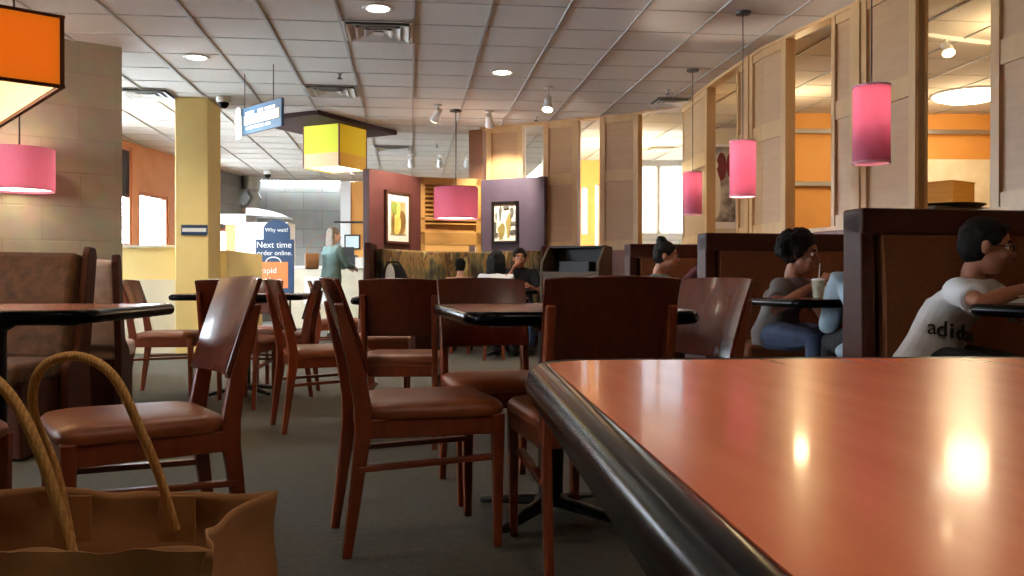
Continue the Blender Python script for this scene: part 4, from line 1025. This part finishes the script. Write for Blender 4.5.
picture('black-framed painting of loose grey and olive shapes on the plum partition', PP, .39, hz(223, 12.3), .37, .54, 'frame_black', 'mat_board',
        [([(-.5, -.28), (-.38, -.34), (-.36, .0), (-.5, .05)], 'art_grey'), (blob(-.2, .25, .06, .2, .3), 'art_grey'), (blob(-.15, -.22, .14, .2, .2), 'art_olive'), (blob(.15, -.08, .1, .3, .25), 'art_olive'),
         (blob(.27, .25, .07, .18, .4, ph=1), 'art_grey'), (blob(.36, -.02, .12, .04, .1), 'art_grey'), (blob(.33, -.24, .13, .05, .2), 'art_grey'), (blob(.05, .38, .12, .04, .2), 'art_grey'), (blob(-.36, .16, .03, .1, .2), 'art_grey'), (blob(-.36, -.3, .1, .04, .2), 'art_grey')])
# banquette with leaf tapestry
t = thing('banquette', 'curved banquette with olive and tan leaf pattern below the louvred screen', 'bench', (0, 0, 0))
path = [Vector(p) for p in ((lat(372, 10.9), 10.9), (lat(418, 12.0), 11.95), (lat(481, 12.2), 12.2), (lat(544, 11.75), 11.72))]
for i in range(3):
    a_, b_ = path[i], path[i + 1]; d = b_ - a_; n = Vector((d.y, -d.x)).normalized(); an = math.atan2(d.y, d.x); c = (a_ + b_) / 2
    mb = MB(); cc = c + n * .10; mb.box((cc.x, cc.y, .86), (d.length, .12, .80), rz=an); mb.build('back_cushion', 'leaf_tapestry', t, bevel=.03, seg=3)
    mb = MB(); cc = c + n * .36; mb.box((cc.x, cc.y, .42), (d.length - .2, .5, .1), rz=an); mb.build('seat', 'booth_fabric', t, bevel=.03, seg=3)
    mb = MB(); cc = c + n * .33; mb.box((cc.x, cc.y, .19), (d.length - .2, .44, .36), rz=an); mb.build('base', 'booth_wood', t, smooth=False)
for p_ in (path[0], path[-1]):
    MB().box((p_.x, p_.y - .12, .66), (.09, .5, 1.32)).build('end_panel', 'booth_wood', t, smooth=False, bevel=.02)
def cushion(label, x, y, z, m, rz, sc=1):
    o = MB().ell((0, 0, 0), (.22 * sc, .07 * sc, .16 * sc), u=24, v=14).build('cushion', m, loc=(x, y, z), rz=rz); tag(o, label, 'cushion', 'things left on the banquette')
table('small table in front of the leaf-patterned banquette', -.08, 10.3, .7, .7, R(5), .08, group='dining tables')
t = thing('handbag', 'black and white handbag on the left of the leaf-patterned banquette', 'bag', (lat(395, 10.9), 10.75, .47), .3)
MB().ell((0, 0, .3), (.2, .09, .3), u=20).build('body', 'shirt_black', t); MB().ell((-.05, -.06, .42), (.06, .05, .18)).build('flap', 'paper_white', t)
MB().tube([(-.12, 0, .5), (-.06, 0, .62), (.06, 0, .62), (.14, 0, .5)], .012).build('strap', 'shirt_black', t)
MB().box((0, 0, .02), (.3, .16, .04)).build('base', 'shirt_black', t, bevel=.01)

# ------------------------------------------------------------------ signs
t = thing('hanging_sign', 'blue sign with white figure and lettering strips, hung on two wires from the ceiling', 'sign', (lat(261, 9.0), 9.0, 0), R(-40) + 0)
sd_ = 9.0
pA = Vector((lat(239, 9.45), 9.45)); pB = Vector((lat(283, 8.8), 8.8)); dS = pB - pA; zS0, zS1 = hz(126, 8.8), hz(98, 8.8)
t.location = ((pA.x + pB.x) / 2, (pA.y + pB.y) / 2, 0); t.rotation_euler = (0, 0, math.atan2(dS.y, dS.x)); LS = dS.length
MB().box((0, 0, (zS0 + zS1) / 2), (LS, .03, zS1 - zS0)).build('board', 'sign_blue', t, smooth=False, bevel=.003)
zc = (zS0 + zS1) / 2; hS = zS1 - zS0
MB().box((.06, -.018, zc + .0), (LS * .78, .006, hS * .34)).build('lettering_band', 'sign_cream', t, smooth=False)
mb = MB()
for z, xs in ((zc + hS * .27, ((-.2, .2), (.05, .12), (.26, .22))), (zc - hS * .30, ((-.2, .16), (.02, .22), (.22, .1)))):
    for x, w_ in xs: mb.box((x * LS, -.018, z), (w_ * LS, .006, hS * .10))
mb.build('lettering', 'sign_white', t, smooth=False)
mb = MB(); mb.ell((-LS * .44, -.03, zc + hS * .36), (.05, .02, .06)); mb.box((-LS * .44, -.03, zc), (.11, .02, hS * .5)); mb.box((-LS * .47, -.03, zc - hS * .42), (.05, .02, hS * .45)); mb.box((-LS * .40, -.03, zc - hS * .42), (.05, .02, hS * .45))
mb.build('figure', 'sign_white', t, smooth=False)
mb = MB()
for x in (-LS * .35, LS * .3): mb.tube([(x, 0, zS1), (x, 0, CEIL)], .004, 6)
mb.build('wire', 'cord', t)
# small blue plaque on the yellow column
dx, dy = rm(0, 0)
t = thing('wall_plaque', 'small blue plaque with a pale band on the yellow column', 'sign', (lat(194, 10.48) + 0, 10.50, hz(230, 10.5)), YAW)
MB().box((0, 0, 0), (.30, .02, .12)).build('board', 'sign_navy', t, smooth=False, bevel=.003)
MB().box((0, -.012, 0), (.27, .006, .045)).build('lettering_band', 'sign_white', t, smooth=False)
# free-standing order-online sign
t = thing('floor_sign', 'navy floor sign with a rounded top and orange bag print beside the half wall', 'sign', (lat(275, 14.3), 14.3, 0), R(4))
zt, zbm = hz(239.5, 14.3), hz(287, 14.3); wS = .60
MB().box((0, 0, (zt + .62) / 2 + .0), (wS, .04, zt - .62)).build('board', 'sign_navy', t, smooth=False, bevel=.004)
mb = MB(); pr = [(-.21, 0.0), (.21, 0.0), (.21, .16)] + [(.21 * math.cos(PI * k / 12), .16 + .15 * math.sin(PI * k / 12)) for k in range(1, 12)] + [(-.21, .16)]
mt = Matrix.Translation((.03, .015, zt)) @ Matrix(((1, 0, 0, 0), (0, 0, 1, 0), (0, 1, 0, 0), (0, 0, 0, 1))); mb.prism(pr, -.03, 0, mt); mb.build('topper', 'sign_navy', t, smooth=False, bevel=.003)
MB().box((-.02, -.024, zt - .57), (.46, .006, .42)).build('bag_print', 'sign_orange', t, smooth=False)
MB().tube([(-.02 + .12 * math.cos(PI * k / 12), -.024, zt - .37 + .085 * math.sin(PI * k / 12)) for k in range(13)], .010, 8).build('bag_handle_print', 'sign_white', t)
for s in (-1, 1): MB().bar((s * .24, 0, 0), (s * .24, 0, zt - .5), (.03, .03)).build('post', 'black_metal', t, smooth=False)
MB().box((0, 0, .015), (.6, .36, .03)).build('base', 'black_metal', t, smooth=False, bevel=.005)
up = (R(90), 0, 0)
text('Why wait?', 'lettering', 'sign_white', t, (.03, -.021, zt + .15), up, .085)
text('Next time', 'lettering', 'sign_white', t, (-.01, -.023, zt - .09), up, .14, sx=.95)
text('order online.', 'lettering', 'sign_white', t, (-.0, -.023, zt - .22), up, .105)
text('rapid', 'lettering', 'sign_white', t, (-.1, -.03, zt - .50), up, .13)
text('pick-up', 'lettering', 'sign_white', t, (-.05, -.03, zt - .65), up, .11)

# ------------------------------------------------------------------ counter area far left
t = thing('flue_duct', 'bent silver duct elbow hanging at the grey block wall', 'duct', (lat(244, 18.4), 18.4, 0))
dd = 18.4
def dl(px, py): return (lat(px, dd) - lat(244, dd), 0, hz(py, dd))
MB().tube([(dl(252, 178)[0], 0, CEIL), dl(251, 190)], [.2, .17], 20).build('collar', 'duct', t)
MB().tube([dl(252, 190), dl(256, 198), dl(252, 206), dl(244, 210), dl(237, 205), dl(233, 207), dl(233, 218)], [.11, .11, .11, .115, .13, .13, .13], 18).build('elbow', 'duct', t)
MB().box((dl(224, 208)[0], 0.5, hz(209, 18.4)), (.12, .3, .16)).build('bracket', 'white_metal', t, smooth=False)
t = thing('white_canopy', 'bright white sloping canopy over the drinks counter behind the half wall', 'canopy', (lat(250, 16.5), 16.5, 0))
mb = MB(); mt = Matrix(((1, 0, 0, 0), (0, 0, 1, 0), (0, 1, 0, 0), (0, 0, 0, 1)))
def wl(px, py): return (lat(px, 16.5) - lat(250, 16.5), hz(py, 16.5))
mb.prism([wl(212, 222), wl(246, 222), wl(246, 215), wl(285, 217), wl(272, 211), wl(256, 208), wl(246, 208), wl(246, 214), wl(212, 214)][::-1], 0, .7, mt); mb.build('hood', 'white_gloss', t, smooth=False)
mb = MB(); mb.prism([wl(234, 222), wl(286, 222), wl(286, 300), wl(234, 300)], .1, .7, mt); mb.build('cabinet', 'white_gloss', t, smooth=False)
MB().box((wl(226, 0)[0], .5, hz(238, 16.5)), (.3, .1, .55)).build('side_board', 'sign_orange', t, smooth=False)
t = thing('service_counter', 'pale service counter behind the standing woman', 'counter', (lat(332, 16.6), 16.6, 0))
MB().box((0, 0, .55), (1.5, .6, 1.1)).build('body', 'tile_white', t, smooth=False, bevel=.01); MB().box((0, 0, 1.12), (1.56, .68, .05)).build('worktop', 'white_gloss', t, smooth=False, bevel=.01)
MB().box((-.15, -.31, .7), (.6, .02, .5)).build('notice', 'paper_white', t, smooth=False)
t = thing('monitor', 'framed pale notice screen on the orange wall beside the standing woman', 'screen', (lat(352, 19.2), 19.25, hz(242, 19.2)), .05)
MB().box((0, 0, 0), (.34, .04, .32)).build('frame', 'frame_black', t, smooth=False, bevel=.004); MB().box((0, -.022, 0), (.28, .01, .26)).build('screen', 'screen', t, smooth=False)
t = thing('till', 'dark till with printer on the pale service counter', 'till', (lat(350, 16.5), 16.5, 1.145))
MB().box((0, 0, .1), (.26, .26, .20)).build('body', 'station_black', t, smooth=False, bevel=.01); MB().box((-.02, -.06, .27), (.22, .03, .16), rot=Matrix.Rotation(R(-15), 4, 'X')).build('display', 'station_black', t, smooth=False, bevel=.004)
for px, lab in ((357, 'white paper stack on the service counter, right of the till'), ):
    o = MB().box((0, 0, .08), (.2, .2, .16)).build('paper_stack', 'paper_white', loc=(lat(362, 16.5), 16.45, 1.145), smooth=False, bevel=.006); tag(o, lab, 'paper')
mb = MB(); mb.box((0, 0, 0), (.9, .05, .04)); struct(mb.build('trim_4', 'frame_black', loc=(lat(354, 19.2), 19.3, hz(222, 19.2)), smooth=False))
mb = MB(); mb.box((0, 0, 0), (1.5, .05, .9)); o = mb.build('awning', 'awning_dark', loc=(-6.05, 13.25, 2.62), rz=R(85), smooth=False, bevel=.005); tag(o, 'dark awning panel hanging in the upper corner of the bright window', 'awning')

# ------------------------------------------------------------------ light
w = bpy.data.worlds.new('sky'); SC.world = w; w.use_nodes = True
bg = w.node_tree.nodes['Background']; bg.inputs[0].default_value = (.74, .88, 1.0, 1); bg.inputs[1].default_value = 34.0
fill_spot(-1.0, .8, 30); fill_spot(.7, .6, 60); fill_spot(-1.0, 4.0, 35); fill_spot(-3.2, 5.2, 20)
fill_spot(-3.1, 8.8, 190, (1, .9, .74)); fill_spot(-4.2, 6.4, 110, (1, .86, .66)); fill_spot(-4.3, 13.5, 90, (1, .95, .88)); fill_spot(-3.4, 16.0, 50, (1, .95, .88)); fill_spot(-1.8, 16.5, 90); fill_spot(.4, 8.0, 40); fill_spot(-2.6, 18.2, 60)
SC.view_settings.view_transform = 'Standard'; SC.view_settings.look = 'None'; SC.view_settings.gamma = 1.0; SC.view_settings.use_curve_mapping = False
SC.view_settings.exposure = 0.0
SC.cycles.use_denoising = True
SC.cycles.max_bounces = 8; SC.cycles.diffuse_bounces = 5; SC.cycles.sample_clamp_indirect = 6.0
